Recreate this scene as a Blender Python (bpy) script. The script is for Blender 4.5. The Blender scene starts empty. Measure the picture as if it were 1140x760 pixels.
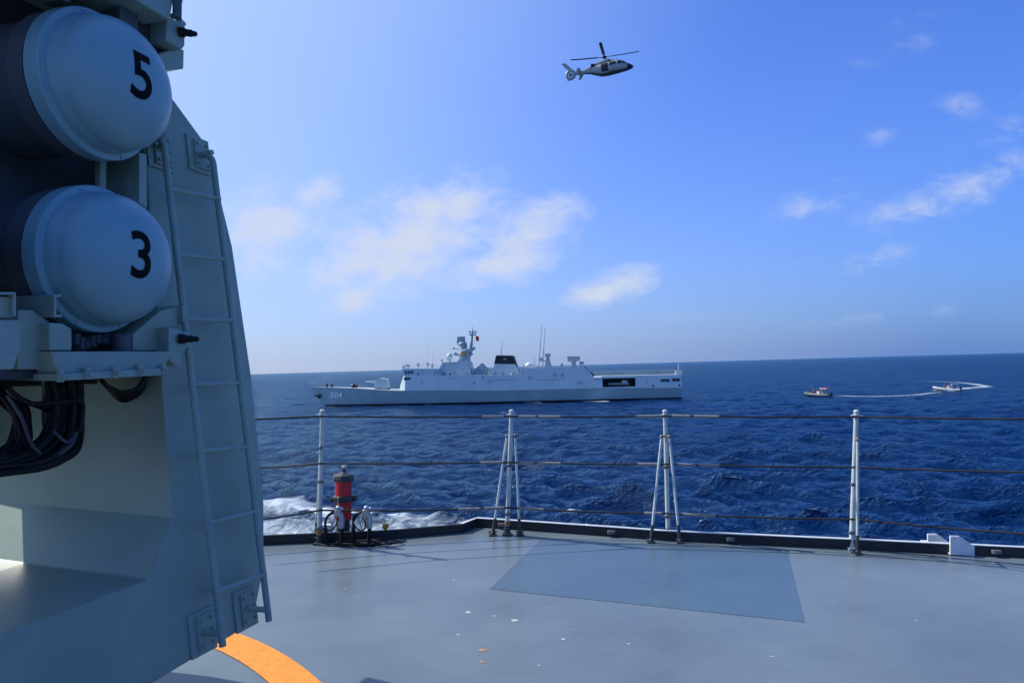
import bpy, bmesh, math, random
import numpy as np
from mathutils import Vector, Matrix
R = math.radians
random.seed(7)
SC = bpy.context.scene
COL = SC.collection

# ------------------------------------------------------------------ camera, sky, sun, exposure
HC = 8.3                                   # eye height above the sea
EYE = Vector((0, 0, 1.65))                 # eye above the deck (deck frame: z = 0 on the deck)
F = 760.0
PITCH = R(1.8)
# the ship rolls a little on the swell: deck frame -> world
ROLL = Matrix.Translation(EYE) @ (Matrix.Rotation(R(1.6), 4, 'Y') @ Matrix.Rotation(R(0.3), 4, 'X')) @ Matrix.Translation(-EYE)
SEA_Z = EYE.z - HC

cd = bpy.data.cameras.new('camera')
cd.lens = 24.0; cd.sensor_width = 36.0; cd.sensor_fit = 'HORIZONTAL'
cd.clip_start = 0.05; cd.clip_end = 60000
cam = bpy.data.objects.new('camera', cd); COL.objects.link(cam)
cam.matrix_world = ROLL @ (Matrix.Translation(EYE) @ Matrix.Rotation(R(90) + PITCH, 4, 'X'))
SC.camera = cam

SUN_EL = R(45)
SUN_AZ = R(-67)                            # from +Y towards +X: the sun stands to port, a little ahead
sun_dir = Vector((math.sin(SUN_AZ) * math.cos(SUN_EL), math.cos(SUN_AZ) * math.cos(SUN_EL), math.sin(SUN_EL)))
ld = bpy.data.lights.new('sun', 'SUN'); ld.energy = 3.3; ld.angle = R(0.53); ld.color = (1.0, 0.95, 0.87)
sun = bpy.data.objects.new('sun', ld); COL.objects.link(sun)
sun.rotation_euler = sun_dir.to_track_quat('Z', 'Y').to_euler()
sun.location = (-30, 5, 40)

SC.view_settings.view_transform = 'Standard'; SC.view_settings.look = 'None'
SC.view_settings.exposure = 0.7; SC.view_settings.gamma = 1.0
SC.view_settings.use_curve_mapping = False
SC.cycles.max_bounces = 6; SC.cycles.use_denoising = True

def ray(px, py):                           # deck-frame direction through a photo pixel
    a, b = (px - 570) / F, (380 - py) / F
    c, s = math.cos(PITCH), math.sin(PITCH)
    return Vector((a, c - b * s, s + b * c))
def on_z(px, py, z=0.0):
    d = ray(px, py); return EYE + d * ((z - EYE.z) / d.z)
def on_y(px, py, y):
    d = ray(px, py); return EYE + d * (y / d.y)
def on_plane(px, py, p, n):
    d = ray(px, py); return EYE + d * ((p - EYE).dot(n) / d.dot(n))
def wray(px, py): return ROLL.to_3x3() @ ray(px, py)
def on_sea(px, py, z=0.0):                 # world point at height z above the water
    d = wray(px, py); return EYE + d * ((SEA_Z + z - EYE.z) / d.z)

world = bpy.data.worlds.new('World'); SC.world = world; world.use_nodes = True
def build_world():
    nt = world.node_tree; N = nt.nodes; L = nt.links; N.clear()
    def math_(op, a, b=None, c=None, clamp=False):
        n = N.new('ShaderNodeMath'); n.operation = op; n.use_clamp = clamp
        for i, v in enumerate((a, b, c)):
            if v is None: continue
            if isinstance(v, (int, float)): n.inputs[i].default_value = v
            else: L.new(v, n.inputs[i])
        return n.outputs[0]
    out = N.new('ShaderNodeOutputWorld'); bg = N.new('ShaderNodeBackground'); bg.inputs[1].default_value = 0.15
    sky = N.new('ShaderNodeTexSky'); sky.sky_type = 'NISHITA'; sky.sun_disc = False
    sky.sun_elevation = SUN_EL; sky.sun_rotation = SUN_AZ
    sky.altitude = 0; sky.air_density = 1.0; sky.dust_density = 0.7; sky.ozone_density = 3.0
    hs = N.new('ShaderNodeHueSaturation'); hs.inputs['Saturation'].default_value = 1.15; hs.inputs['Value'].default_value = .88
    L.new(sky.outputs[0], hs.inputs['Color'])
    tc = N.new('ShaderNodeTexCoord'); sp = N.new('ShaderNodeSeparateXYZ'); L.new(tc.outputs['Generated'], sp.inputs[0])
    yy = math_('MAXIMUM', sp.outputs[1], 0.05)
    u = math_('DIVIDE', sp.outputs[0], yy); v = math_('DIVIDE', sp.outputs[2], yy)
    cb = N.new('ShaderNodeCombineXYZ'); L.new(u, cb.inputs[0]); L.new(v, cb.inputs[1])
    # clouds standing in the sky: direction, size, lean, strength
    blobs = [(455, 268, 120, 60, 20, 1.12), (405, 290, 85, 32, 14, 1.1), (512, 228, 44, 40, -30, 1.05), (480, 238, 46, 38, 10, 1.0), (592, 264, 66, 40, 30, 1.08),
             (545, 298, 80, 26, 5, .9), (682, 320, 58, 20, 16, 1.08), (300, 248, 78, 46, 12, .92), (345, 218, 36, 24, 30, .95), (392, 334, 50, 22, 15, .8),
             (290, 285, 66, 34, 0, .7),
             (1125, 170, 64, 46, 28, .44), (1075, 205, 92, 42, 26, .43), (1020, 232, 100, 28, 12, .41), (908, 228, 60, 27, 12, .40), (1072, 118, 46, 22, 0, .34), (1130, 110, 40, 18, 0, .28),
             (978, 150, 24, 18, 0, .34), (972, 290, 56, 20, 14, .38), (1056, 345, 26, 11, 5, .38), (960, 352, 90, 14, 8, .28), (1015, 20, 48, 18, 10, .28), (985, 58, 80, 18, 14, .26),
             (860, 300, 90, 14, 10, .18), (760, 352, 120, 12, 4, .2)]
    # air: the sky's own tint, the pale glare round the sun, the bright band along the horizon
    K = .90 / .243
    def rgb(op, a, b, fac=None):
        n = N.new('ShaderNodeMix'); n.data_type = 'RGBA'; n.blend_type = op
        if fac is None: n.inputs['Factor'].default_value = 1
        else: L.new(fac, n.inputs['Factor'])
        for i, c in ((6, a), (7, b)):
            if isinstance(c, tuple): n.inputs[i].default_value = (*c, 1)
            else: L.new(c, n.inputs[i])
        return n.outputs[2]
    base = rgb('MULTIPLY', hs.outputs[0], (.36, .56, 1.05))
    vm = N.new('ShaderNodeVectorMath'); vm.operation = 'DOT_PRODUCT'; L.new(tc.outputs['Generated'], vm.inputs[0]); vm.inputs[1].default_value = sun_dir
    cosg = vm.outputs['Value']
    ms_ = N.new('ShaderNodeMapRange'); ms_.interpolation_type = 'SMOOTHSTEP'; L.new(cosg, ms_.inputs[0])
    for i_, v_ in ((1, .28), (2, 1.12), (3, 0.0), (4, 1.0)): ms_.inputs[i_].default_value = v_
    base = rgb('MIX', base, (.63 * K, .84 * K, 1.08 * K), ms_.outputs[0])
    hl = N.new('ShaderNodeMapRange'); L.new(cosg, hl.inputs[0]); hl.inputs[1].default_value = -.1; hl.inputs[2].default_value = .65
    hcol = rgb('MIX', (.145 * K, .28 * K, .66 * K), (.64 * K, .72 * K, .91 * K), hl.outputs[0])
    elev = math_('MAXIMUM', sp.outputs[2], 0.0)
    fh = math_('MULTIPLY', math_('POWER', 2.71828, math_('MULTIPLY', elev, -5.2)), .95)
    base = rgb('MIX', base, hcol, fh)
    acc = None
    for (px, py, rx, ry, rot, w) in blobs:
        d = wray(px, py)
        mp = N.new('ShaderNodeMapping'); mp.vector_type = 'TEXTURE'
        mp.inputs['Location'].default_value = (d.x / d.y, d.z / d.y, 0)
        mp.inputs['Rotation'].default_value = (0, 0, R(rot))
        mp.inputs['Scale'].default_value = (rx / F * 1.42, ry / F * 1.42, 1)
        L.new(cb.outputs[0], mp.inputs[0])
        g = N.new('ShaderNodeTexGradient'); g.gradient_type = 'SPHERICAL'; L.new(mp.outputs[0], g.inputs[0])
        m = math_('MULTIPLY', g.outputs['Fac'], w)
        acc = m if acc is None else math_('MAXIMUM', acc, m)
    mp = N.new('ShaderNodeMapping'); mp.inputs['Rotation'].default_value = (0, 0, R(-24)); mp.inputs['Scale'].default_value = (13, 23, 1)
    L.new(cb.outputs[0], mp.inputs[0])
    no = N.new('ShaderNodeTexNoise'); no.inputs['Scale'].default_value = 1.0; no.inputs['Detail'].default_value = 9; no.inputs['Roughness'].default_value = .62
    no.inputs['Distortion'].default_value = .35
    L.new(mp.outputs[0], no.inputs['Vector'])
    nn = math_('MULTIPLY', math_('SUBTRACT', no.outputs['Fac'], 0.5), 1.6)
    gate = math_('MULTIPLY', acc, 3.5, clamp=True)
    dens = math_('ADD', acc, math_('MULTIPLY', nn, gate))
    mr = N.new('ShaderNodeMapRange'); mr.interpolation_type = 'SMOOTHSTEP'
    L.new(dens, mr.inputs[0]); mr.inputs[1].default_value = .10; mr.inputs[2].default_value = 1.08; mr.inputs[3].default_value = 0; mr.inputs[4].default_value = .92
    fwd = math_('GREATER_THAN', sp.outputs[1], 0.05)
    mask = math_('MULTIPLY', mr.outputs[0], fwd)
    mix = N.new('ShaderNodeMix'); mix.data_type = 'RGBA'
    L.new(mask, mix.inputs['Factor']); L.new(base, mix.inputs[6]); mix.inputs[7].default_value = (.72 * K, .79 * K, .95 * K, 1)
    L.new(mix.outputs[2], bg.inputs[0]); L.new(bg.outputs[0], out.inputs[0])
build_world()

# ------------------------------------------------------------------ materials
def mat(name, col, rough=.5, metal=0.0, var=.12, scale=6.0, bump=0.0, bscale=60.0, spec=.5, streak=False, coat=0.0):
    m = bpy.data.materials.new(name); m.use_nodes = True
    nt = m.node_tree; N = nt.nodes; L = nt.links; b = N['Principled BSDF']
    b.inputs['Roughness'].default_value = rough; b.inputs['Metallic'].default_value = metal
    b.inputs['Specular IOR Level'].default_value = spec
    if coat: b.inputs['Coat Weight'].default_value = coat; b.inputs['Coat Roughness'].default_value = .15
    tc = N.new('ShaderNodeTexCoord'); src = tc.outputs['Object']
    if streak:
        mp = N.new('ShaderNodeMapping'); mp.inputs['Scale'].default_value = (1, 1, .12); L.new(src, mp.inputs[0]); src = mp.outputs[0]
    no = N.new('ShaderNodeTexNoise'); no.inputs['Scale'].default_value = scale; no.inputs['Detail'].default_value = 6; no.inputs['Roughness'].default_value = .6
    L.new(src, no.inputs['Vector'])
    cr = N.new('ShaderNodeValToRGB'); e = cr.color_ramp.elements
    e[0].position = .3; e[1].position = .72
    e[0].color = (*[c * (1 - var) for c in col], 1); e[1].color = (*[min(1, c * (1 + var)) for c in col], 1)
    L.new(no.outputs['Fac'], cr.inputs[0]); L.new(cr.outputs[0], b.inputs['Base Color'])
    mr = N.new('ShaderNodeMapRange'); mr.inputs[3].default_value = max(.02, rough - .08); mr.inputs[4].default_value = min(1, rough + .1)
    L.new(no.outputs['Fac'], mr.inputs[0]); L.new(mr.outputs[0], b.inputs['Roughness'])
    if bump:
        n2 = N.new('ShaderNodeTexNoise'); n2.inputs['Scale'].default_value = bscale; n2.inputs['Detail'].default_value = 3
        L.new(tc.outputs['Object'], n2.inputs['Vector'])
        bp = N.new('ShaderNodeBump'); bp.inputs['Strength'].default_value = bump; bp.inputs['Distance'].default_value = .01
        L.new(n2.outputs['Fac'], bp.inputs['Height']); L.new(bp.outputs[0], b.inputs['Normal'])
    return m

M = {}
M['launcher'] = mat('launcher_grey_paint', (.27, .34, .27), .40, var=.12, scale=2.6, bump=.10, bscale=5)
M['cap'] = mat('cap_blue_grey_paint', (.20, .37, .42), .38, var=.05, scale=3.0, bump=.03, bscale=30)
M['tube'] = mat('canister_shaded_paint', (.07, .085, .10), .5, var=.15)  # shade of the brackets on the tubes is put into this colour
M['bracket'] = mat('bracket_grey_paint', (.26, .35, .30), .45, var=.12, scale=14, bump=.08)
M['dark_metal'] = mat('dark_steel', (.035, .04, .045), .5, var=.3, scale=12)
M['rubber'] = mat('black_rubber', (.009, .009, .010), .6, var=.3, scale=20, spec=.25)
M['black'] = mat('black_paint', (.012, .012, .013), .5, var=.2)
M['steel_dark'] = mat('dull_steel', (.13, .14, .15), .5, .2, var=.25, scale=40)
M['stencil'] = mat('stencil_paint', (.006, .006, .007), .75, var=.3, scale=40, spec=.12)
M['cable_grey'] = mat('grey_cable', (.045, .05, .05), .6)
M['coaming'] = mat('coaming_black_paint', (.014, .015, .018), .55, var=.4, scale=9, bump=.1)
M['strip'] = mat('pale_edge_paint', (.55, .58, .58), .5, var=.15, scale=10)
M['white'] = mat('white_paint', (.72, .74, .73), .4, var=.08, scale=10)
M['post'] = mat('post_pale_paint', (.47, .52, .50), .4, var=.16, scale=18, bump=.06)
M['rust'] = mat('rusty_steel', (.28, .13, .05), .7, var=.4, scale=60)
M['brass'] = mat('weathered_brass', (.50, .28, .05), .4, .6, var=.3, scale=50)
M['wire'] = mat('greased_wire_rope', (.010, .010, .011), .6, var=.3, scale=80)
M['sleeve'] = mat('rope_sleeve', (.22, .22, .20), .8, var=.3, scale=120, bump=.3, bscale=200)
M['red'] = mat('red_plastic', (.50, .012, .018), .35, var=.12, scale=14)
M['char'] = mat('charcoal_plastic', (.03, .033, .036), .45, var=.2)
M['steel'] = mat('grey_steel', (.42, .44, .44), .35, .5, var=.2, scale=40)
M['orange'] = mat('orange_deck_paint', (.80, .275, .010), .55, var=.18, scale=22, bump=.15, bscale=120)

def deck_material(name, col, rough, patches=True):
    m = bpy.data.materials.new(name); m.use_nodes = True
    nt = m.node_tree; N = nt.nodes; L = nt.links; b = N['Principled BSDF']
    tc = N.new('ShaderNodeTexCoord')
    n1 = N.new('ShaderNodeTexNoise'); n1.inputs['Scale'].default_value = .9; n1.inputs['Detail'].default_value = 7; n1.inputs['Roughness'].default_value = .62
    L.new(tc.outputs['Object'], n1.inputs['Vector'])
    cr = N.new('ShaderNodeValToRGB'); e = cr.color_ramp.elements; e[0].position = .32; e[1].position = .7
    e[0].color = (*[c * .80 for c in col], 1); e[1].color = (*[c * 1.15 for c in col], 1)
    L.new(n1.outputs['Fac'], cr.inputs[0])
    # scuffs: long faint streaks along the ship
    mp = N.new('ShaderNodeMapping'); mp.inputs['Scale'].default_value = (1.2, 14, 1); mp.inputs['Rotation'].default_value = (0, 0, R(10)); L.new(tc.outputs['Object'], mp.inputs[0])
    n2 = N.new('ShaderNodeTexNoise'); n2.inputs['Scale'].default_value = 1.6; n2.inputs['Detail'].default_value = 8; n2.inputs['Roughness'].default_value = .7
    L.new(mp.outputs[0], n2.inputs['Vector'])
    mr = N.new('ShaderNodeMapRange'); mr.inputs[1].default_value = .56; mr.inputs[2].default_value = .74; mr.inputs[4].default_value = .34
    L.new(n2.outputs['Fac'], mr.inputs[0])
    mx = N.new('ShaderNodeMix'); mx.data_type = 'RGBA'; L.new(mr.outputs[0], mx.inputs['Factor']); L.new(cr.outputs[0], mx.inputs[6])
    mx.inputs[7].default_value = (*[c * .45 for c in col], 1)
    last = mx.outputs[2]
    if patches:      # chipped paint: a few small pale and rusty spots
        vo = N.new('ShaderNodeTexVoronoi'); vo.inputs['Scale'].default_value = 2.6; L.new(tc.outputs['Object'], vo.inputs['Vector'])
        se = N.new('ShaderNodeSeparateColor'); L.new(vo.outputs['Color'], se.inputs[0])
        mu = N.new('ShaderNodeMath'); mu.operation = 'MULTIPLY'; L.new(se.outputs[0], mu.inputs[0]); mu.inputs[1].default_value = .11
        lt = N.new('ShaderNodeMath'); lt.operation = 'LESS_THAN'; L.new(vo.outputs['Distance'], lt.inputs[0])
        su = N.new('ShaderNodeMath'); su.operation = 'SUBTRACT'; L.new(mu.outputs[0], su.inputs[0]); su.inputs[1].default_value = .08
        L.new(su.outputs[0], lt.inputs[1])
        cr2 = N.new('ShaderNodeValToRGB'); cr2.color_ramp.elements[0].color = (.45, .45, .40, 1); cr2.color_ramp.elements[1].color = (.40, .24, .14, 1)
        L.new(se.outputs[1], cr2.inputs[0])
        m2 = N.new('ShaderNodeMix'); m2.data_type = 'RGBA'; L.new(lt.outputs[0], m2.inputs['Factor']); L.new(last, m2.inputs[6]); L.new(cr2.outputs[0], m2.inputs[7])
        last = m2.outputs[2]
    L.new(last, b.inputs['Base Color'])
    m3 = N.new('ShaderNodeMapRange'); m3.inputs[1].default_value = .3; m3.inputs[2].default_value = .7; m3.inputs[3].default_value = rough - .06; m3.inputs[4].default_value = rough + .1
    L.new(n1.outputs['Fac'], m3.inputs[0]); L.new(m3.outputs[0], b.inputs['Roughness'])
    n4 = N.new('ShaderNodeTexNoise'); n4.inputs['Scale'].default_value = 4; n4.inputs['Detail'].default_value = 6; L.new(tc.outputs['Object'], n4.inputs['Vector'])
    bp = N.new('ShaderNodeBump'); bp.inputs['Strength'].default_value = .12; bp.inputs['Distance'].default_value = .02
    L.new(n4.outputs['Fac'], bp.inputs['Height']); L.new(bp.outputs[0], b.inputs['Normal'])
    return m
M['deck'] = deck_material('deck_grey_paint', (.135, .172, .194), .29)
M['panel'] = deck_material('deck_panel_paint', (.075, .12, .16), .28, False)

# ------------------------------------------------------------------ mesh helpers
ORG = {}
SHIP_ROOTS = []            # top-level things that ride on our own (rolling) ship
class MB:
    def __init__(s): s.v = []; s.f = []; s.m = []; s.mi = 0
    def add(s, vs, fs):
        o = len(s.v); s.v += [Vector(v) for v in vs]
        for f in fs: s.f.append([i + o for i in f]); s.m.append(s.mi)
        return s
    def prism(s, pts, ext):
        pts = [Vector(p) for p in pts]; ext = Vector(ext); n = len(pts)
        c = Vector((0, 0, 0))
        for i in range(n): c += pts[i].cross(pts[(i + 1) % n])
        if c.dot(ext) < 0: pts.reverse()           # base faces away from the extrusion
        vs = pts + [p + ext for p in pts]
        fs = [list(range(n))[::-1], list(range(n, 2 * n))] + [[i, (i + 1) % n, n + (i + 1) % n, n + i] for i in range(n)]
        return s.add(vs, fs)
    def box(s, c, hx, hy, hz, ax=None):
        c = Vector(c); X, Y, Z = ax if ax else (Vector((1, 0, 0)), Vector((0, 1, 0)), Vector((0, 0, 1)))
        vs = [c + X * (i * hx) + Y * (j * hy) + Z * (k * hz) for i in (-1, 1) for j in (-1, 1) for k in (-1, 1)]
        return s.add(vs, [[0, 1, 3, 2], [4, 6, 7, 5], [0, 4, 5, 1], [2, 3, 7, 6], [0, 2, 6, 4], [1, 5, 7, 3]])
    def tube(s, pts, r, n=8, caps=True):
        pts = [Vector(p) for p in pts]; rs = r if isinstance(r, (list, tuple)) else [r] * len(pts)
        t0 = (pts[1] - pts[0]).normalized(); a = t0.orthogonal().normalized(); o = len(s.v)
        for i, p in enumerate(pts):
            t = ((pts[min(i + 1, len(pts) - 1)] - pts[max(i - 1, 0)])).normalized()
            a = (a - t * a.dot(t)).normalized(); b = t.cross(a)
            s.v += [p + (a * math.cos(2 * math.pi * k / n) + b * math.sin(2 * math.pi * k / n)) * rs[i] for k in range(n)]
        for i in range(len(pts) - 1):
            for k in range(n):
                s.f.append([o + i * n + k, o + i * n + (k + 1) % n, o + (i + 1) * n + (k + 1) % n, o + (i + 1) * n + k]); s.m.append(s.mi)
        if caps:
            s.f.append([o + k for k in range(n)][::-1]); s.f.append([o + (len(pts) - 1) * n + k for k in range(n)]); s.m += [s.mi] * 2
        return s
    def lathe(s, prof, c, axis, n=48, caps=True):                 # prof: (radius, distance along axis)
        c = Vector(c); t = Vector(axis).normalized(); a = t.orthogonal().normalized(); b = t.cross(a); o = len(s.v)
        for (r, h) in prof:
            s.v += [c + t * h + (a * math.cos(2 * math.pi * k / n) + b * math.sin(2 * math.pi * k / n)) * r for k in range(n)]
        for i in range(len(prof) - 1):
            for k in range(n):
                s.f.append([o + i * n + k, o + i * n + (k + 1) % n, o + (i + 1) * n + (k + 1) % n, o + (i + 1) * n + k]); s.m.append(s.mi)
        if caps: s.f.append([o + k for k in range(n)][::-1]); s.f.append([o + (len(prof) - 1) * n + k for k in range(n)]); s.m += [s.mi] * 2
        return s
    def ball(s, c, rx, ry=None, rz=None, n=16):
        ry = ry or rx; rz = rz or rx; c = Vector(c); k = n // 2; vs = []; fs = []
        for i in range(k + 1):
            th = math.pi * i / k
            for j in range(n):
                ph = 2 * math.pi * j / n
                vs.append(c + Vector((rx * math.sin(th) * math.cos(ph), ry * math.sin(th) * math.sin(ph), rz * math.cos(th))))
        for i in range(k):
            for j in range(n): fs.append([i * n + j, (i + 1) * n + j, (i + 1) * n + (j + 1) % n, i * n + (j + 1) % n])
        return s.add(vs, fs)
    def build(s, name, m, parent=None, smooth=False, bevel=0.0, weld=False, seg=2):
        org = ORG[parent.name] if parent else Vector((0, 0, 0))
        me = bpy.data.meshes.new(name)
        me.from_pydata([tuple(v - org) for v in s.v], [], s.f)
        for mm in (m if isinstance(m, (list, tuple)) else [m]): me.materials.append(mm)
        me.polygons.foreach_set('material_index', s.m)
        bm = bmesh.new(); bm.from_mesh(me)
        bmesh.ops.remove_doubles(bm, verts=bm.verts, dist=1e-5)
        bmesh.ops.recalc_face_normals(bm, faces=bm.faces)
        bm.to_mesh(me); bm.free()
        if smooth: me.shade_smooth(); me.set_sharp_from_angle(angle=R(38))
        o = bpy.data.objects.new(name, me); COL.objects.link(o)
        if parent: o.parent = parent
        ORG[o.name] = org
        if bevel:
            b = o.modifiers.new('bevel', 'BEVEL'); b.width = bevel; b.segments = seg; b.limit_method = 'ANGLE'; b.angle_limit = R(35)
            b.harden_normals = False
        return o
def tag(o, label=None, cat=None, group=None, kind=None):
    if label: o['label'] = label
    if cat: o['category'] = cat
    if group: o['group'] = group
    if kind: o['kind'] = kind
    return o
def thing(name, loc, label, cat, group=None, own=True):
    o = bpy.data.objects.new(name, None); COL.objects.link(o); o.empty_display_size = .2
    o.location = loc; ORG[o.name] = Vector(loc); tag(o, label, cat, group)
    if own: SHIP_ROOTS.append(o)
    return o
def solo(mb, name, m, loc, label=None, cat=None, group=None, kind=None, own=True, **kw):
    o = mb.build(name, m, None, **kw); loc = Vector(loc)
    o.data.transform(Matrix.Translation(-loc)); o.location = loc; ORG[o.name] = loc
    tag(o, label, cat, group, kind)
    if own: SHIP_ROOTS.append(o)
    return o
def text_mesh(txt, size, offset=0.0):
    cu = bpy.data.curves.new('number', 'FONT'); cu.body = txt; cu.size = size; cu.align_x = 'CENTER'; cu.align_y = 'CENTER'; cu.offset = offset; cu.resolution_u = 8
    o = bpy.data.objects.new('number', cu); COL.objects.link(o)
    me = bpy.data.meshes.new_from_object(o.evaluated_get(bpy.context.evaluated_depsgraph_get()))
    bpy.data.objects.remove(o); bpy.data.curves.remove(cu)
    return me

# ------------------------------------------------------------------ the sea
def build_sea():
    rng = np.random.default_rng(11)
    radii = [6.0]
    while radii[-1] < 16000: radii.append(radii[-1] * (1.0058 if radii[-1] < 900 else 1.03))
    rad = np.array(radii)
    fine = np.arange(-48, 48, .17); coarse = np.arange(48, 312, 2.0)
    th = np.radians(90 - np.concatenate([fine, coarse]))
    nr, na = len(rad), len(th)
    X = rad[:, None] * np.cos(th)[None]; Y = rad[:, None] * np.sin(th)[None]
    dth = np.concatenate([np.full(len(fine), R(.17)), np.full(len(coarse), R(2.0))])
    cell = np.maximum(rad[:, None] * dth[None], (rad * .0058)[:, None])
    Z = np.zeros_like(X); DX = np.zeros_like(X); DY = np.zeros_like(X)
    wind = R(240)
    for i in range(110):
        lam = float(np.exp(rng.uniform(np.log(.5), np.log(20))))
        a = wind + rng.normal(0, .42)
        k = 2 * math.pi / lam
        amp = .021 * lam ** .74 * (1 if lam < 4 else (4 / lam) ** 1.15) * rng.uniform(.5, 1.2)
        w = np.clip((lam / cell - 2.5) / 3.0, 0, 1)
        p = k * (X * math.cos(a) + Y * math.sin(a)) + rng.uniform(0, 6.28)
        c, s = np.cos(p), np.sin(p)
        Z += w * amp * c; DX -= w * amp * .9 * math.cos(a) * s; DY -= w * amp * .9 * math.sin(a) * s
    # foam where the photograph has churned water
    foam = np.zeros_like(X); calm = np.zeros_like(X)
    def seg_foam(pts, w0, w1, strength):
        nonlocal foam, calm
        P = [on_sea(*p) for p in pts]
        for i in range(len(P) - 1):
            ax, ay, bx, by = P[i].x, P[i].y, P[i + 1].x, P[i + 1].y
            dx, dy = bx - ax, by - ay; l2 = dx * dx + dy * dy
            t = np.clip(((X - ax) * dx + (Y - ay) * dy) / l2, 0, 1)
            d = np.hypot(X - ax - t * dx, Y - ay - t * dy)
            if math.hypot(ax, ay) > 100: calm = np.maximum(calm, np.exp(-(d / 9.0) ** 2))
            tt = (i + t) / (len(P) - 1); w = w0 + (w1 - w0) * tt
            st = strength if not isinstance(strength, tuple) else strength[0] + (strength[1] - strength[0]) * tt
            foam = np.maximum(foam, st * np.exp(-(d / w) ** 2))
    seg_foam([(210, 560), (300, 562), (390, 570), (470, 582)], 2.4, 1.5, (.74, .66))
    seg_foam([(250, 590), (350, 600), (470, 600)], 5.5, 4.0, .62)
    seg_foam([(460, 577), (500, 583)], .9, .5, .5)
    seg_foam([(634, 581), (650, 580)], .5, .5, .55)
    seg_foam([(929, 440.5), (955, 441.2), (990, 440.8), (1020, 439.6), (1045, 436.5)], 1.4, 1.7, (.70, .56))
    seg_foam([(1062, 433.5), (1080, 431.8), (1098, 430.4)], 1.7, 2.4, (.80, .66))
    seg_foam([(1098, 430.0), (1085, 427.5), (1066, 425.5)], 1.8, 1.6, (.66, .60))
    seg_foam([(1060, 425.0), (1035, 424.5), (1015, 424.5)], 1.5, 1.4, (.60, .5))
    seg_foam([(1041, 434.5), (1060, 434.8)], 1.0, 1.0, 1.0)
    seg_foam([(652, 446.6), (674, 446.8)], 1.2, 1.2, .95)
    seg_foam([(586, 448.2), (602, 448.2)], .8, .8, .8)
    seg_foam([(474, 450.6), (482, 450.4)], .6, .6, .8)
    seg_foam([(361, 452.6), (372, 453.0)], .5, .5, .6)
    seg_foam([(352, 459.0), (360, 459.0)], .8, .8, .55)
    seg_foam([(556, 459.0), (572, 459.0)], .9, .9, .5)
    seg_foam([(735, 461), (752, 461)], .9, .9, .45)
    Z = Z * (1 - .9 * calm) + .2 * np.clip(foam - .3, 0, .7) * (rad[:, None] > 100)      # wakes flatten the chop and stand a little proud
    x = (X + DX).ravel(); y = (Y + DY).ravel(); z = (Z + SEA_Z).ravel()
    co = np.stack([x, y, z], 1)
    co = np.concatenate([co, [[0, 0, SEA_Z]]])
    i = np.arange(nr - 1)[:, None] * na; j = np.arange(na)[None]; jn = (j + 1) % na
    quads = np.stack([i + j, i + jn, i + na + jn, i + na + j], -1).reshape(-1, 4)[:, ::-1]
    tri = np.stack([np.full(na, nr * na), np.arange(na), (np.arange(na) + 1) % na], 1)[:, ::-1]
    me = bpy.data.meshes.new('sea')
    me.vertices.add(len(co)); me.vertices.foreach_set('co', co.astype(np.float32).ravel())
    nl = quads.size + tri.size
    me.loops.add(nl); me.loops.foreach_set('vertex_index', np.concatenate([quads.ravel(), tri.ravel()]).astype(np.int32))
    npoly = len(quads) + len(tri); me.polygons.add(npoly)
    st = np.concatenate([np.arange(len(quads)) * 4, quads.size + np.arange(len(tri)) * 3]).astype(np.int32)
    me.polygons.foreach_set('loop_start', st)
    me.update(calc_edges=True); me.validate()
    me.polygons.foreach_set('use_smooth', np.ones(npoly, dtype=bool))
    at = me.attributes.new('foam', 'FLOAT', 'POINT'); at.data.foreach_set('value', np.append(foam.ravel(), 0).astype(np.float32))
    if me.polygons[10].normal.z < 0: me.flip_normals()
    m = bpy.data.materials.new('sea_water'); m.use_nodes = True
    nt = m.node_tree; N = nt.nodes; L = nt.links; b = N['Principled BSDF']
    N.remove(b); deep = N.new('ShaderNodeBsdfDiffuse'); deep.inputs['Color'].default_value = (.0012, .018, .080, 1)
    gl = N.new('ShaderNodeBsdfGlossy'); gl.inputs['Roughness'].default_value = .06; gl.inputs['Color'].default_value = (.64, .92, 1, 1)
    fr = N.new('ShaderNodeFresnel'); fr.inputs['IOR'].default_value = 1.333
    lim = N.new('ShaderNodeMath'); lim.operation = 'MINIMUM'; L.new(fr.outputs[0], lim.inputs[0]); lim.inputs[1].default_value = .46   # a rough sea never mirrors fully at grazing angles
    b = N.new('ShaderNodeMixShader'); L.new(lim.outputs[0], b.inputs[0]); L.new(deep.outputs[0], b.inputs[1]); L.new(gl.outputs[0], b.inputs[2])
    tc = N.new('ShaderNodeTexCoord')
    prev = None
    for (sc, sx, st_, dist, rot) in ((.22, 2.2, .5, .8, 18), (.8, 2.2, .7, .30, 25), (2.4, 2.0, .9, .15, 12), (7.0, 1.6, .6, .04, -20)):
        mp = N.new('ShaderNodeMapping'); mp.inputs['Rotation'].default_value = (0, 0, R(rot)); mp.inputs['Scale'].default_value = (1, sx, 1); L.new(tc.outputs['Object'], mp.inputs[0])
        no = N.new('ShaderNodeTexNoise'); no.inputs['Scale'].default_value = sc; no.inputs['Detail'].default_value = 4; no.inputs['Roughness'].default_value = .55
        L.new(mp.outputs[0], no.inputs['Vector'])
        bp = N.new('ShaderNodeBump'); bp.inputs['Strength'].default_value = st_; bp.inputs['Distance'].default_value = dist * 2.2
        L.new(no.outputs['Fac'], bp.inputs['Height'])
        if prev: L.new(prev, bp.inputs['Normal'])
        prev = bp.outputs[0]
    for q in (deep, gl, fr): L.new(prev, q.inputs['Normal'])
    fo = N.new('ShaderNodeBsdfPrincipled'); fo.inputs['Base Color'].default_value = (.55, .63, .67, 1); fo.inputs['Roughness'].default_value = .8
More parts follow.
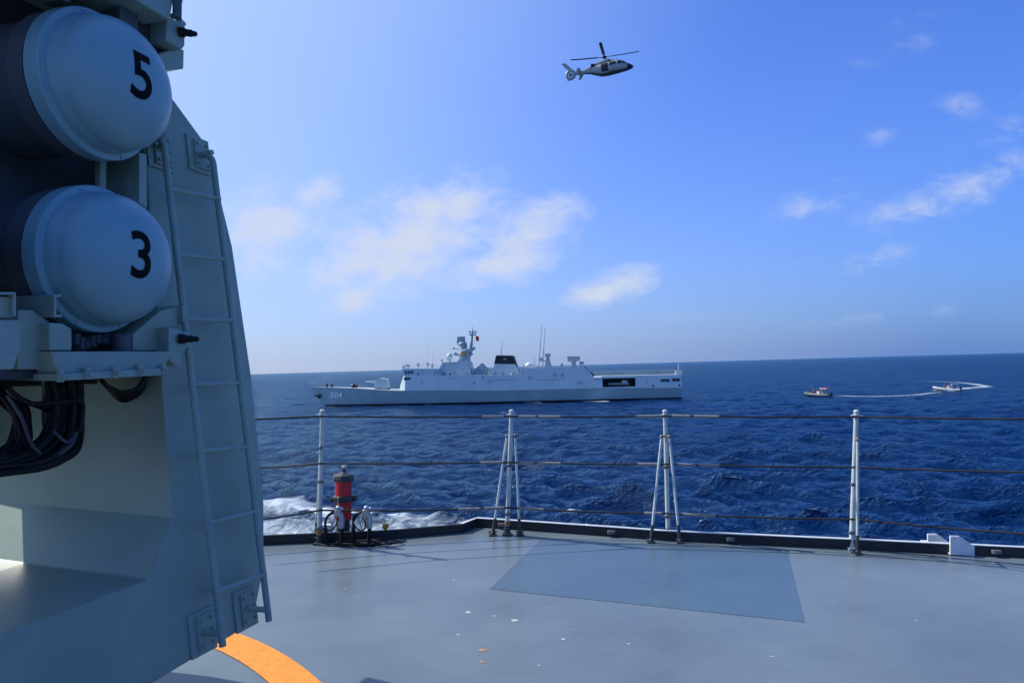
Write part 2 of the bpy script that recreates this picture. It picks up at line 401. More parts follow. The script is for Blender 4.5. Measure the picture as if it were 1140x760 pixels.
    at = N.new('ShaderNodeAttribute'); at.attribute_name = 'foam'
    mp = N.new('ShaderNodeMapping'); mp.inputs['Scale'].default_value = (.7, 1.1, 1); L.new(tc.outputs['Object'], mp.inputs[0])
    no = N.new('ShaderNodeTexNoise'); no.inputs['Scale'].default_value = 1.9; no.inputs['Detail'].default_value = 9; no.inputs['Roughness'].default_value = .68; no.inputs['Distortion'].default_value = .6
    L.new(mp.outputs[0], no.inputs['Vector'])
    ad = N.new('ShaderNodeMath'); ad.operation = 'ADD'; L.new(at.outputs['Fac'], ad.inputs[0]); L.new(no.outputs['Fac'], ad.inputs[1])
    mr = N.new('ShaderNodeMapRange'); mr.interpolation_type = 'SMOOTHSTEP'; mr.inputs[1].default_value = .78; mr.inputs[2].default_value = 1.42; L.new(ad.outputs[0], mr.inputs[0])
    ms = N.new('ShaderNodeMixShader'); L.new(mr.outputs[0], ms.inputs[0]); L.new(b.outputs[0], ms.inputs[1]); L.new(fo.outputs[0], ms.inputs[2])
    L.new(ms.outputs[0], N['Material Output'].inputs[0])
    me.materials.append(m)
    o = bpy.data.objects.new('sea', me); COL.objects.link(o); o['kind'] = 'structure'
build_sea()

# ------------------------------------------------------------------ our deck, its edge, paint on it
EDGE = [Vector((-9.0, 5.0, 0))] + [on_z(*p) for p in ((303, 606), (430, 600.5), (515, 593), (531, 586.5), (680, 597), (743, 601.8), (950, 611.5), (1140, 621))]
EDGE.append(EDGE[-1] + (EDGE[-1] - EDGE[-2]) * 6)
for e in EDGE: e.z = 0
def offset(path, d):
    out = []
    for i, p in enumerate(path):
        t = (path[min(i + 1, len(path) - 1)] - path[max(i - 1, 0)]).normalized()
        out.append(p + Vector((-t.y, t.x, 0)) * d)
    return out
def build_deck():
    outer = offset(EDGE, .24)
    mb = MB(); top = outer + [Vector((outer[-1].x, -9, 0)), Vector((-9, -9, 0))]
    low = [Vector((p.x, p.y - (.8 if p.y > 0 else 0), -9.5)) for p in top]; n = len(top)
    mb.add(top + low, [list(range(n))] + [[i, (i + 1) % n, n + (i + 1) % n, n + i] for i in range(n)])
    o = mb.build('deck', M['deck']); o['kind'] = 'structure'; SHIP_ROOTS.append(o)
    # weld seams: shallow raised beads across the plating
    mb = MB()
    for a, b in (((876, 611), (1140, 633)), ((705, 597), (690, 668)),):
        P, Q = on_z(*a), on_z(*b); mb.tube([P + Vector((0, 0, .0005)), Q + Vector((0, 0, .0005))], .0018, 6)
    o = mb.build('deck_seams', M['deck'], smooth=True); o['kind'] = 'structure'; SHIP_ROOTS.append(o)
    # the darker painted rectangle
    q = [on_z(*p, .002) for p in ((545, 655), (603, 599), (876, 612), (896, 692))]
    mb = MB(); mb.add(q, [[0, 3, 2, 1]])
    o = mb.build('deck_panel', M['panel']); o['kind'] = 'structure'; SHIP_ROOTS.append(o)
build_deck()
def build_chips():          # worn spots in the deck paint
    rnd = random.Random(12); mb = MB()
    for (px, py, r) in ((521, 681, .020), (550, 685, .010), (573, 690, .022), (505, 645, .012), (510, 706, .010), (537, 723, .022), (537, 736, .014), (627, 711, .012), (640, 700, .006), (463, 668, .008), (700, 716, .009), (795, 640, .008), (1020, 690, .008), (660, 622, .008), (600, 740, .007), (430, 620, .008), (385, 655, .007), (860, 730, .008), (930, 668, .007)):
        c = on_z(px, py, .0016); n = 9; a0 = rnd.random() * 6
        mb.mi = 1 if rnd.random() < .35 else 0
        mb.add([c + Vector((math.cos(a0 + 6.283 * k / n) * r * rnd.uniform(.7, 1.5), math.sin(a0 + 6.283 * k / n) * r * rnd.uniform(.6, 1.1), 0)) for k in range(n)], [list(range(n))])
    o = mb.build('deck_paint_chips', [mat('bare_primer', (.48, .47, .42), .7, var=.25, scale=60), mat('rust_spot', (.36, .22, .13), .8, var=.3, scale=60)]); o['kind'] = 'structure'; SHIP_ROOTS.append(o)
build_chips()

def fit_circle(pts):
    A = np.array([[p.x, p.y, 1] for p in pts]); b = np.array([-(p.x ** 2 + p.y ** 2) for p in pts])
    D, E_, G = np.linalg.lstsq(A, b, rcond=None)[0]
    c = Vector((-D / 2, -E_ / 2, 0)); return c, math.sqrt(c.x ** 2 + c.y ** 2 - G)
RING_C, RING_R = fit_circle([on_z(*p) for p in ((268, 706), (307, 723), (333, 740), (358, 760))])
if not 1.0 < RING_R < 3.0 or RING_C.x > -1:
    RING_R = 1.9; d = (on_z(307, 723) - Vector((-2.6, 2.4, 0))).normalized(); RING_C = on_z(307, 723) - d * RING_R
print('RING', RING_C, RING_R)
def build_ring():
    n = 96; r0, r1 = RING_R - .21, RING_R; vs = []; fs = []
    for k in range(n):
        c, s = math.cos(2 * math.pi * k / n), math.sin(2 * math.pi * k / n)
        vs += [RING_C + Vector((c * r0, s * r0, .004)), RING_C + Vector((c * r1, s * r1, .004))]
    for k in range(n): fs.append([2 * k, 2 * k + 1, 2 * ((k + 1) % n) + 1, 2 * ((k + 1) % n)])
    o = MB().add(vs, fs).build('painted_ring', M['orange']); o['kind'] = 'structure'; SHIP_ROOTS.append(o)
build_ring()

def build_coaming():
    h, t = .085, .03
    root = thing('deck_coaming', EDGE[4], 'low black steel coaming edging the grey deck below the wires', 'coaming')
    inner, outer = EDGE, offset(EDGE, t); n = len(EDGE); up = Vector((0, 0, h))
    vs = []
    for i in range(n): vs += [inner[i] - Vector((0, 0, .01)), inner[i] + up, outer[i] + up, outer[i] - Vector((0, 0, .01))]
    fs = []
    for i in range(n - 1):
        for k in range(4): fs.append([i * 4 + k, i * 4 + (k + 1) % 4, (i + 1) * 4 + (k + 1) % 4, (i + 1) * 4 + k])
    fs += [[0, 1, 2, 3], [(n - 1) * 4 + k for k in range(4)][::-1]]
    MB().add(vs, fs).build('face_plate', M['coaming'], root)
    a, b = offset(EDGE[3:], -.002), offset(EDGE[3:], .045); n = len(a); vs = []; fs = []
    for i in range(n):
        vs += [a[i] + Vector((0, 0, h + .001)), a[i] + Vector((0, 0, h + .007)), b[i] + Vector((0, 0, h + .007)), b[i] + Vector((0, 0, h + .001))]
    for i in range(n - 1):
        for k in range(4): fs.append([i * 4 + k, i * 4 + (k + 1) % 4, (i + 1) * 4 + (k + 1) % 4, (i + 1) * 4 + k])
    fs += [[0, 1, 2, 3], [(n - 1) * 4 + k for k in range(4)][::-1]]
    MB().add(vs, fs).build('top_strip', M['strip'], root)
    for (px, py) in ((558, 584), (679.5, 590.5), (809, 597), (1112, 616)):
        p = on_z(px, py + 5)
        for a_, b_ in zip(EDGE, EDGE[1:]):
            if a_.x <= p.x <= b_.x: p.y = a_.y + (b_.y - a_.y) * (p.x - a_.x) / (b_.x - a_.x)
        p = p + Vector((0, -.018, .045)); mb = MB()
        mb.box(p, .036, .018, .017); mb.box(p + Vector((0, -.020, 0)), .027, .004, .010)
        mb.build('drain_cover', M['steel_dark'], root, bevel=.004)
build_coaming()

# ------------------------------------------------------------------ stanchions and lifelines
def clamp_ring(mb, p, r, h=.02): mb.lathe([(r * .9, -h), (r * 1.25, -h), (r * 1.35, 0), (r * 1.25, h), (r * .9, h)], p, (0, 0, 1), 14)
def stanchion(label, base, top, braces, style):
    """base / top of the post, braces: list of (top point, foot point)"""
    root = thing('stanchion', base, label, 'stanchion', 'guard rail stanchions along the deck edge')
    ax = (top - base).normalized(); r = .021
    mb = MB(); mb.tube([base + ax * .03, base + ax * .5, top], [r * 1.08, r, r * .95], 16)
    post = mb.build('post', M['post'], root, smooth=True)
    mb = MB(); mb.ball(top, .026, .026, .018, 14); clamp_ring(mb, top - ax * .035, .021, .012)
    mb.tube([top - ax * .04 + Vector((-.05, -.012, 0)), top - ax * .04 + Vector((.05, -.012, 0))], .012, 8)
    mb.build('cap', M['post'], root, smooth=True)
    mb = MB(); mb.lathe([(.03, -.005), (.032, .02), (.026, .05), (.024, .09)], base, ax, 14); mb.box(base + Vector((0, 0, .008)), .045, .045, .010)
    mb.tube([base + ax * .055 + Vector((-.05, 0, 0)), base + ax * .055 + Vector((.05, 0, 0))], .009, 8)
    mb.build('foot', M['dark_metal'] if style != 'D' else M['post'], root, smooth=True)
    if style in 'AB':
        mb = MB(); mb.lathe([(.026, 0), (.03, .02), (.027, .04)], base + ax * .095, ax, 12); mb.build('rusty_pin', M['rust'], root, smooth=True)
    for (t, f) in braces:
        a = (t - f).normalized(); L_ = (t - f).length
        mb = MB(); mb.tube([f + a * .12, t], .0125, 12)
        br = mb.build('brace', M['post'], root, smooth=True)
        mb = MB(); mb.tube([f + a * .02, f + a * .16], .016, 12); mb.ball(f + Vector((0, 0, .02)), .026, .026, .02, 12); mb.box(f + Vector((0, 0, .006)), .035, .04, .007)
        mb.tube([f + Vector((-.04, 0, .035)), f + Vector((.04, 0, .035))], .008, 8)
        mb.build('brace_foot', M['dark_metal'], root, smooth=True)
        mb = MB(); mb.ball(t, .02, .02, .022, 12); mb.tube([t, base + ax * (t - base).dot(ax)], .010, 8); mb.tube([t + Vector((0, -.03, 0)), t + Vector((0, .03, 0))], .007, 8)
        mb.build('brace_joint', M['steel_dark'], root, smooth=True)
    # wire eyes at the two lower wires, and a small pin
    for zf in (.47, .12) if style in 'AD' else (.56, .17):
        p = base + ax * ((top - base).length * zf); mb = MB(); clamp_ring(mb, p, r, .014); mb.tube([p + Vector((-.04, -.02, 0)), p + Vector((.04, -.02, 0))], .009, 8)
        mb.build('wire_eye', M['steel_dark'], root, smooth=True)
    p = base + ax * ((top - base).length * .69); mb = MB(); mb.tube([p, p + Vector((.05 if style != 'A' else -.05, -.01, .0))], .006, 8); mb.build('pin', M['steel'], root, smooth=True)
    return post

def post_pts(bp, tp, y_base=None):
    b = on_z(*bp) if y_base is None else on_y(bp[0], bp[1], y_base)
    if y_base is not None: b.z = 0
    t = on_y(*tp, b.y); return b, t
bA, tA = post_pts((355.4, 605.5), (359, 457.5))
fA = Vector((on_y(352, 590, 6.52).x, 6.52, 0)); uA = on_y(357.2, 498, 6.25)
stanchion('stanchion beside the red cylinder, its single brace close behind the post', bA, tA, [(uA, fA)], 'A')
bB, tB = post_pts((564.5, 595.2), (569.5, 457.5))
fb = [on_z(548.5, 595.8), on_z(578.8, 595.8)]
stanchion('three-legged stanchion with a rusty pin at the notch in the coaming', bB, tB,
          [(on_y(564.5, 485, fb[0].y + .06), fb[0]), (on_y(573.8, 485, fb[1].y + .06), fb[1])], 'B')
bC, tC = post_pts((744, 596), (740.3, 457.8), 6.50)
fc = [on_z(724.5, 603.8), on_z(757, 603.8)]
stanchion('three-legged stanchion with widely splayed braces behind the dark deck panel', bC, tC,
          [(on_y(736.6, 486, 6.45), fc[0]), (on_y(745.2, 486, 6.45), fc[1])], 'C')
bD, tD = post_pts((947.8, 603), (953.4, 458), 6.12)
fD = on_z(954.5, 616.5)
stanchion('stanchion beside the white deck-edge plates, single brace in front of the post', bD, tD, [(on_y(954.7, 489, 5.98), fD)], 'D')

def wire(label, pys, sag, sleeves):
    ends = [(230, pys[0]), (357, pys[1]), (567, pys[2]), (741.5, pys[3]), (950, pys[4]), (1200, pys[5])]
    ys = [5.95, tA.y, tB.y, 6.47, tD.y, 5.25]
    P = [on_y(e[0], e[1], y) + Vector((0, -.026, 0)) for e, y in zip(ends, ys)]
    pts = []
    for i in range(len(P) - 1):
        for k in range(10):
            t = k / 10; p = P[i].lerp(P[i + 1], t); p.z -= sag * 4 * t * (1 - t); pts.append(p)
    pts.append(P[-1])
    root = thing('wire_rope', P[2], label, 'wire rope', 'wire ropes of the guard rail')
    mb = MB(); mb.tube(pts, .0085, 10); mb.build('rope', M['wire'], root, smooth=True)
    for (i, t0, t1) in sleeves:
        q = []
        for k in range(7):
            t = t0 + (t1 - t0) * k / 6; p = P[i].lerp(P[i + 1], t); p.z -= sag * 4 * t * (1 - t); q.append(p)
        mb = MB(); mb.tube(q, [.013, .0145, .0125, .015, .0125, .0145, .013], 10); mb.build('sleeve', M['sleeve'], root, smooth=True)
wire('topmost of the three dark wires strung between the stanchions', (467.5, 463, 463.2, 462.6, 463.5, 466), .006, [(1, .85, .97), (2, .06, .17), (2, .19, .33), (2, .81, .97), (3, .03, .13), (3, .15, .29)])
wire('middle of the three dark wires strung between the stanchions', (524, 515.3, 514, 516, 519.5, 526), .006, [(1, .84, .96), (2, .06, .16), (2, .18, .33), (2, .82, .95), (3, .06, .16), (3, .18, .29)])
wire('bottom of the three dark wires, sagging just above the coaming', (584, 567, 564.2, 570.5, 577, 597), .012, [(1, .72, .84), (1, .86, .97), (2, .06, .22), (2, .86, .97), (3, .09, .27)])

# ------------------------------------------------------------------ small gear at the deck edge
def build_marker():
    b = on_y(382, 590, 6.62); b.z = .03
    root = thing('marker_float', b, 'red cylinder with black bands standing behind the left stanchion', 'marker float')
    r = .078; H = .57
    mb = MB(); mb.lathe([(.0, .12), (r * .98, .12), (r, .14), (r, H - .09), (r * .97, H - .06), (0, H - .06)], b, (0, 0, 1), 40); mb.build('red_body', M['red'], root, smooth=True)
    mb = MB(); mb.lathe([(0, H - .075), (r * 1.28, H - .085), (r * 1.34, H - .06), (r * 1.22, H - .025), (r * .6, H - .01), (r * .25, H + .0), (r * .25, H + .03), (0, H + .035)], b, (0, 0, 1), 8); cp = mb.build('cap', M['char'], root, bevel=.004)
    mb = MB(); mb.tube([b + Vector((-.02, 0, H + .03)), b + Vector((-.02, 0, H + .06)), b + Vector((.02, 0, H + .06)), b + Vector((.02, 0, H + .03))], .006, 8); mb.ball(b + Vector((0, 0, H + .045)), .016); mb.build('lifting_ring', M['steel'], cp, smooth=True)
    mb = MB(); mb.lathe([(r * 1.01, .29), (r * 1.30, .295), (r * 1.32, .33), (r * 1.28, .345), (r * 1.01, .35)], b, (0, 0, 1), 10)
    mb.box(b + Vector((.105, 0, .32)), .02, .03, .03); mb.box(b + Vector((-.10, -.03, .31)), .015, .02, .022); mb.build('clamp_band', M['char'], root, bevel=.004)
    mb = MB(); mb.lathe([(0, -.03), (r * .8, -.03), (r * .82, .12), (0, .122)], b, (0, 0, 1), 32); mb.build('base', M['black'], root, smooth=True)
    mb = MB(); mb.box(b + Vector((-.13, -.12, .055)), .055, .03, .045); mb.build('mount_block', M['white'], root, bevel=.006)
    mb = MB(); mb.tube([b + Vector((-.03, -.09, .34)), b + Vector((-.02, -.11, .28)), b + Vector((-.07, -.12, .22)), b + Vector((-.10, -.13, .18))], .006, 8); mb.build('lanyard', M['sleeve'], root, smooth=True)
build_marker()
def loop_pts(c, rx, rz, a0, a1, n=22, tilt=0.0, y=0.0):
    return [c + Vector((rx * math.cos(a0 + (a1 - a0) * k / n) + tilt * math.sin(a0 + (a1 - a0) * k / n), y * k / n, rz * math.sin(a0 + (a1 - a0) * k / n))) for k in range(n + 1)]
def hose_fitting(px, label, flip):
    b = on_y(px, 600, 6.27); b.z = 0
    root = thing('hose_coupling', b, label, 'hose fitting', 'hose fittings at the foot of the left stanchion')
    for dx in (-.07, .075):
        mb = MB(); mb.tube([b + Vector((dx, 0, 0)), b + Vector((dx, 0, .06)), b + Vector((dx * 1.02, 0, .15))], [.022, .02, .018], 14); mb.build('hose_leg', M['rubber'], root, smooth=True)
    mb = MB(); mb.tube([b + Vector((.075, 0, .15)), b + Vector((.07, -.005, .22)), b + Vector((.055, 0, .28))], [.026, .034, .028], 14)
    mb.box(b + Vector((.045, -.02, .285)), .03, .022, .03); mb.tube([b + Vector((.02, -.02, .30)), b + Vector((.09, -.02, .33))], .013, 10); mb.ball(b + Vector((.05, -.02, .33)), .026)
    mb.build('metal_head', M['steel'], root, smooth=True)
    mb = MB(); mb.tube([b + Vector((-.07, 0, .15)), b + Vector((-.075, 0, .20)), b + Vector((-.05, -.01, .26)), b + Vector((0, -.02, .30)), b + Vector((.04, -.02, .30))], .011, 10)
    mb.tube(loop_pts(b + Vector((-.01, -.03, .21)), .055, .075, R(70), R(400), 24, .02 * flip, -.02), .007, 8)
    mb.build('wire_loop', M['rubber'], root, smooth=True)
    mb = MB(); mb.tube([b + Vector((.03, -.04, .27)), b + Vector((.0, -.04, .2)), b + Vector((.02, -.04, .14)), b + Vector((-.01, -.04, .2)), b + Vector((-.03, -.035, .25))], .006, 8); mb.build('shackle', M['steel'], root, smooth=True)
hose_fitting(371, 'grey hose fitting with wire loop in front of the red cylinder', 1)
hose_fitting(402, 'taller grey hose fitting with wire loop to the right of the red cylinder', -1)
def build_rope():
    b = on_z(392, 605); mb = MB()
    pts = []
    for k in range(70):
        a = k * .38; rr = .16 + .06 * math.sin(k * .21) + .02 * random.random()
        pts.append(b + Vector((rr * 1.5 * math.cos(a) + .0016 * k, rr * .45 * math.sin(a) - .02, .008 + .005 * (k // 17))))
    pts += [b + Vector((.02 - .1 * k, -.06 + .02 * math.sin(k * 2), .008)) for k in range(1, 4)]
    mb.tube(pts, .008, 8)
    solo(mb, 'rope', M['rubber'], b, 'thin dark rope coiled loosely on the deck by the hose fittings', 'rope', smooth=True)
build_rope()
def build_valve():
    b = on_z(429, 599.5); root = thing('deck_valve', b, 'small yellow brass valve beside the black coaming', 'valve')
    mb = MB(); mb.lathe([(.02, 0), (.02, .01), (.010, .012), (.010, .05), (.018, .055), (.022, .07), (.016, .085), (.011, .095)], b, (0, 0, 1), 16); mb.build('stem', M['brass'], root, smooth=True)
    mb = MB(); mb.lathe([(.012, .095), (.03, .10), (.034, .115), (.028, .128), (.03, .14), (.012, .145)], b, (0, 0, 1), 8); mb.build('handle', M['brass'], root, bevel=.003)
build_valve()
def plate_thing(poly, depth, label):
    root_p = on_z(poly[-1][0], poly[-1][1]) if poly[-1][1] > 612 else on_y(poly[-1][0], poly[-1][1], 6.12)
    y = root_p.y - (.035 if poly[-1][1] > 612 else 0); P = [on_y(*p, y) for p in poly]; base = Vector(P[-1])
    mb = MB(); mb.prism(P, (0, .012, 0))
    mb.prism([P[-1] + Vector((0, .012, 0)), P[-2] + Vector((0, .012, 0)), P[-2] + Vector((0, .012, .012)), P[-1] + Vector((0, .012, .012))], (0, depth, 0))
    mb.prism([P[0] + Vector((.008, -.002, -.004)), P[1] + Vector((0, -.002, -.004)), P[1] + Vector((0, -.002, -.014)), P[0] + Vector((.008, -.002, -.014))], (0, -.006, 0))
    solo(mb, 'edge_plate', M['white'], base, label, 'deck plate', 'white plates at the deck edge', bevel=.003)
plate_thing([(1033, 594), (1043, 594), (1056, 603), (1056, 607), (1033, 606)], .10, 'white angled plate outside the coaming, farther of the two')
plate_thing([(1058, 596), (1068, 596.5), (1085, 608), (1085, 618.3), (1058, 617.0)], .14, 'white angled plate cut through the coaming, larger and nearer')

# ------------------------------------------------------------------ missile launcher
TH = R(18.8)
u_ = Vector((math.sin(TH), math.cos(TH), 0)); n_ = Vector((math.cos(TH), -math.sin(TH), 0)); z_ = Vector((0, 0, 1))
BETA = R(8.7)
PN = n_ * math.cos(BETA) + z_ * math.sin(BETA)
P0 = on_y(248, 718, 3.10) - n_ * .10
def on_pl(px, py, off=0.0): return on_plane(px, py, P0 + PN * off, PN)
B5 = on_y(113, 96, 2.77); B3 = on_y(112, 289, 2.77)
def FP(px, py, off=0.0): return on_plane(px, py, B3 + n_ * off, n_)

def rounded(pts, r=.0): return pts
def build_launcher():
    base = Vector((RING_C.x, RING_C.y, 0))
    root = thing('missile_launcher', base, 'big grey missile launcher with ladder, brackets and drooping black cables', 'launcher')
    outl = [(150, 70), (166, 80), (194, 112), (232, 164), (259, 275), (280, 418), (294, 560), (294, 630), (283, 687), (277, 696), (170, 760), (-320, 1045),
            (-320, 830), (0, 707), (165, 645), (193, 576), (180, 420), (163, 180)]
    P = [on_pl(*p) for p in outl]
    mb = MB(); mb.prism(P, -n_ * 1.25)
    mb.build('side_housing', M['launcher'], root, bevel=.008, seg=3)
    # pedestal under the housing
    pc = P0 - u_ * .75 - n_ * .75; pc.z = 0
    mb = MB(); mb.lathe([(.62, 0), (.62, .03), (.52, .05), (.52, .34), (.0, .34)], pc, z_, 48); mb.build('pedestal', M['launcher'], root, smooth=True)
    # inner edge strip and dark slot beside the canisters
    mb = MB(); mb.prism([FP(*p, -.06) for p in ((155, 170), (163.5, 172), (164, 232), (155, 226))], -n_ * .2); mb.build('edge_strip', M['bracket'], root, bevel=.003)
    # rack plates behind the caps, coloured dark for the shade between the tubes
    mb = MB()
    for off in (-.42, -1.0):
        q = [FP(*p, off) for p in ((-260, -90), (176, -90), (172, 330), (172, 425), (-260, 440))]
        mb.prism(q, -n_ * .04)
    mb.prism([FP(*p, -1.06) for p in ((-260, 300), (88, 300), (88, 490), (60, 508), (-260, 522))], -n_ * .04)  # extra plate added to block sun from part of the recess floor
    mb.build('rack_shade_plates', M['dark_metal'], root, bevel=.004)
    # lower support beam
    mb = MB(); mb.prism([FP(*p, .12) for p in ((57, 391), (194, 391), (183, 408), (183, 413), (65, 419))], -n_ * .5)
    beam = mb.build('support_beam', M['bracket'], root, bevel=.006)
    mb = MB(); mb.prism([FP(*p, .14) for p in ((64, 416), (184, 409.5), (184, 417.5), (64, 424))], -n_ * .3); mb.build('flange', M['bracket'], beam, bevel=.004)
    for (px, py) in ((67, 419), (97, 416), (128, 415), (156, 412.5), (182, 411.5)):
        c = FP(px, py, .14); mb = MB(); mb.lathe([(.014, 0), (.014, .012), (.008, .014), (.008, .022)], c, n_, 6); mb.lathe([(.012, -.01), (.012, .034)], c - z_ * .01, z_, 10); mb.build('bolt', M['bracket'], beam)
    mb = MB(); mb.lathe([(.036, -.03), (.036, .05), (.03, .055)], FP(136, 386, .02), z_, 20)
    for k in range(9): mb.box(FP(84 + k * 6, 381 + random.uniform(-4, 4), -.02), .012, .014, random.uniform(.01, .025))
    mb.build('pin_block', M['tube'], root, smooth=True)
    # saddle gusset and latch at the far end of the beam
    mb = MB(); mb.prism([FP(*p, .02) for p in ((178, 346), (203, 340), (206, 342), (206, 358), (188, 366), (187, 390), (148, 390), (148, 372))], -n_ * .45); mb.build('saddle_gusset', M['launcher'], root, bevel=.004)
    mb = MB(); mb.prism([FP(*p, .045) for p in ((203.2, 340), (206.5, 341), (206.8, 359), (203.5, 359))], -n_ * .07); mb.build('gusset_lip', M['bracket'], root, bevel=.002)
    def latch(poly, knob, kl, off):
        mb = MB(); mb.prism([FP(*p, off) for p in poly], -n_ * .10); lt = mb.build('latch_box', M['bracket'], root, bevel=.006)
        mb = MB(); k = FP(*knob, off); mb.lathe([(.022, 0), (.022, .025), (.016, .03), (.016, .055), (.012, .06), (.012, kl), (.006, kl + .008)], k, n_ * .8 + u_ * .6, 16); mb.build('knob', M['rubber'], lt, smooth=True)
    latch([(188, 364), (210, 370), (212, 386), (203, 391), (203, 406), (196, 408), (188, 400)], (199, 377), .075, .09)
    mb = MB(); mb.prism([FP(*p, .06) for p in ((186, 390), (208, 389), (198, 407), (186, 407))], -n_ * .12); mb.build('latch_foot', M['launcher'], root, bevel=.004)
    # near end of the beam: channels and wedge blocks
    def chan(poly, off, d, m, nm, bv=.004): mb = MB(); mb.prism([FP(*p, off) for p in poly], -n_ * d); return mb.build(nm, m, root, bevel=bv)
    chan([(60, 328), (69, 327), (69, 330), (63, 331), (63, 350), (69, 350), (69, 353), (60, 353)], .10, .25, M['bracket'], 'channel', .001)
    chan([(20, 345), (36, 345), (55, 358), (56, 392), (46, 411), (20, 411)], .05, .35, M['launcher'], 'wedge_block')
    chan([(55, 359), (70, 360), (80, 366), (80, 390), (55, 390)], .10, .25, M['bracket'], 'end_block')
    chan([(-40, 325), (15, 325), (18, 326), (18, 352), (15, 352), (15, 328), (-40, 328)], .22, .25, M['bracket'], 'channel', .001)
    chan([(-60, 330), (14.5, 330), (14.5, 354), (-60, 354)], .20, .1, M['launcher'], 'wedge_block')
    chan([(-60, 356), (20, 356), (23, 360), (23, 387), (15, 411), (-60, 413)], .22, .3, M['bracket'], 'end_block')
    chan([(-60, 412), (62, 408), (62, 421), (-60, 425)], .02, .3, M['dark_metal'], 'tie_bar')
    # strut between the two caps
    chan([(112, 165), (119, 165), (118, 222), (111, 222)], -.16, .03, M['launcher'], 'strut', .002)
    chan([(50, 422), (60, 422), (60, 500), (54, 505), (50, 470)], -.16, .02, M['launcher'], 'strut', .002)
    # upper beam over the top canister, running away along the rack, with latch and plate
    e0, e1 = FP(189, 22.5, .10), FP(60, -41, .10); e0 = e0; e1 = e0 - u_ * 1.6
    mb = MB(); mb.prism([e1, e0, e0 + u_ * .02 + z_ * .10, e0 + u_ * .02 + z_ * .34, e1 + z_ * .34], -n_ * .45); mb.build('upper_beam', M['bracket'], root, bevel=.006)
    mb = MB(); mb.tube([e0 + u_ * .03 + z_ * .02 + n_ * .01, e0 + u_ * .03 + z_ * .3 + n_ * .01], .02, 8); mb.box(e0 + u_ * .03 + z_ * .13, .02, .02, .03, (n_, u_, z_)); mb.build('hinge', M['tube'], root, smooth=True)
    for k in range(7):
        c = e0 - u_ * (.12 + .13 * k) - n_ * random.uniform(.12, .3) - z_ * random.uniform(.02, .05); mb = MB(); mb.box(c, random.uniform(.02, .05), random.uniform(.015, .05), .04, (n_, u_, z_)); mb.build('clip', M['tube'], root, bevel=.004)
    latch([(188, 19), (206, 27), (206, 51), (202.5, 56), (185, 45), (185.5, 20)], (199, 35.5), .07, .05)
    mb = MB(); mb.tube([FP(191, 18, .02), FP(197, 20, .02), FP(205, 28, .02)], .012, 8); mb.build('latch_spring', M['steel'], root, smooth=True)
    chan([(120, -30), (170, 6), (188, 20), (188, 30), (186, 62), (176, 66), (140, 30)], -.04, .3, M['dark_metal'], 'dark_filler')  # dark filler added under the beam, the shade there put into its colour
    chan([(205, 55.5), (204.5, 77), (186, 77.5), (174, 62), (188, 56)], .0, .10, M['launcher'], 'hanger_plate')
    # cables
    cab = MB(); rnd = random.Random(4)
    def cable(pts, off, r):
        P = [FP(*p, off + 0.02 * math.sin(i * 2 + r * 900)) for i, p in enumerate(pts)]; out = []
        for i in range(len(P) - 1):
            a, b, c, d = P[max(i - 1, 0)], P[i], P[i + 1], P[min(i + 2, len(P) - 1)]
            for k in range(7):
                t = k / 7; out.append(.5 * ((2 * b) + (c - a) * t + (2 * a - 5 * b + 4 * c - d) * t * t + (3 * b - a - 3 * c + d) * t ** 3))
        out.append(P[-1]); cab.tube(out, r, 8)
    for k in range(120):
        j = lambda s: rnd.uniform(-s, s)
        off = rnd.uniform(-.25, -.02); w = rnd.uniform(-.5, 1)
        cable([(64 + 26 * w, 418), (70 + 20 * w + j(2), 450 + j(5)), (64 + 24 * w + j(3), 482 + 16 * w + j(3)), (40 + 14 * w + j(4), 505 + 13 * w + j(3)), (0, 515 + 13 * w + j(4)), (-50, 520 + 13 * w)], off, rnd.uniform(.004, .0095))
    for k in range(70):
        j = lambda s: rnd.uniform(-s, s); o = rnd.uniform(-.25, -.06)
        cable([(-40, 430 + j(12)), (5 + j(8), 440 + j(10)), (25 + j(8), 470 + j(12)), (14 + j(12), 505 + j(8)), (-30, 520 + j(10))], o, rnd.uniform(.004, .009))
    for k in range(6): cable([(8, 432 + k), (30 + 3 * k, 448 + k), (60, 448 + 2 * k), (88, 446 + k), (92, 456 + k), (88, 480 + k)], -.0 - .02 * k, .009)
    for k in range(11):
        w = k / 10
        cable([(112 - 4 * w, 418), (118 + 3 * w, 428 + 5 * w), (136, 436 + 10 * w), (154 + 4 * w, 431 + 8 * w), (163 + 3 * w, 415)], -.03 - .018 * k, .008)
    cab.build('cable_bundle', M['rubber'], root, smooth=True)
    c2 = cab; cab = MB(); cable([(8, 440), (24, 465), (34, 492), (45, 505)], .02, .006); cable([(60, 480), (75, 492), (84, 482)], .03, .006); cable([(66, 505), (80, 494), (85, 481)], .03, .007); cab.build('grey_cable', M['cable_grey'], root, smooth=True)
    # ladder
    lad = MB(); so = .10
    LT, LB = (182.5, 160), (248, 719); RT, RB = (237, 178), (299.5, 691)
    lb, rb = on_pl(*LB, so), on_pl(*RB, so)
    ltp, rtp = on_pl(*LT, so), on_pl(*RT, so)
    lb2, rb2 = lb, rb
    def bend(bot, top):
        d = (top - bot).normalized(); wall = top + d * .05 - PN * so; pts = [bot, bot.lerp(top, .33), bot.lerp(top, .66), top - d * .02]
        for k in range(1, 7):
            a = R(15 * k); pts.append(top - d * .02 + d * .06 * math.sin(a) - PN * .06 * (1 - math.cos(a)))
        pts.append(pts[-1] - PN * (so - .06)); return pts
    ladder = bpy.data.objects.new('ladder', None); COL.objects.link(ladder); ladder.parent = root; ORG[ladder.name] = ORG[root.name]
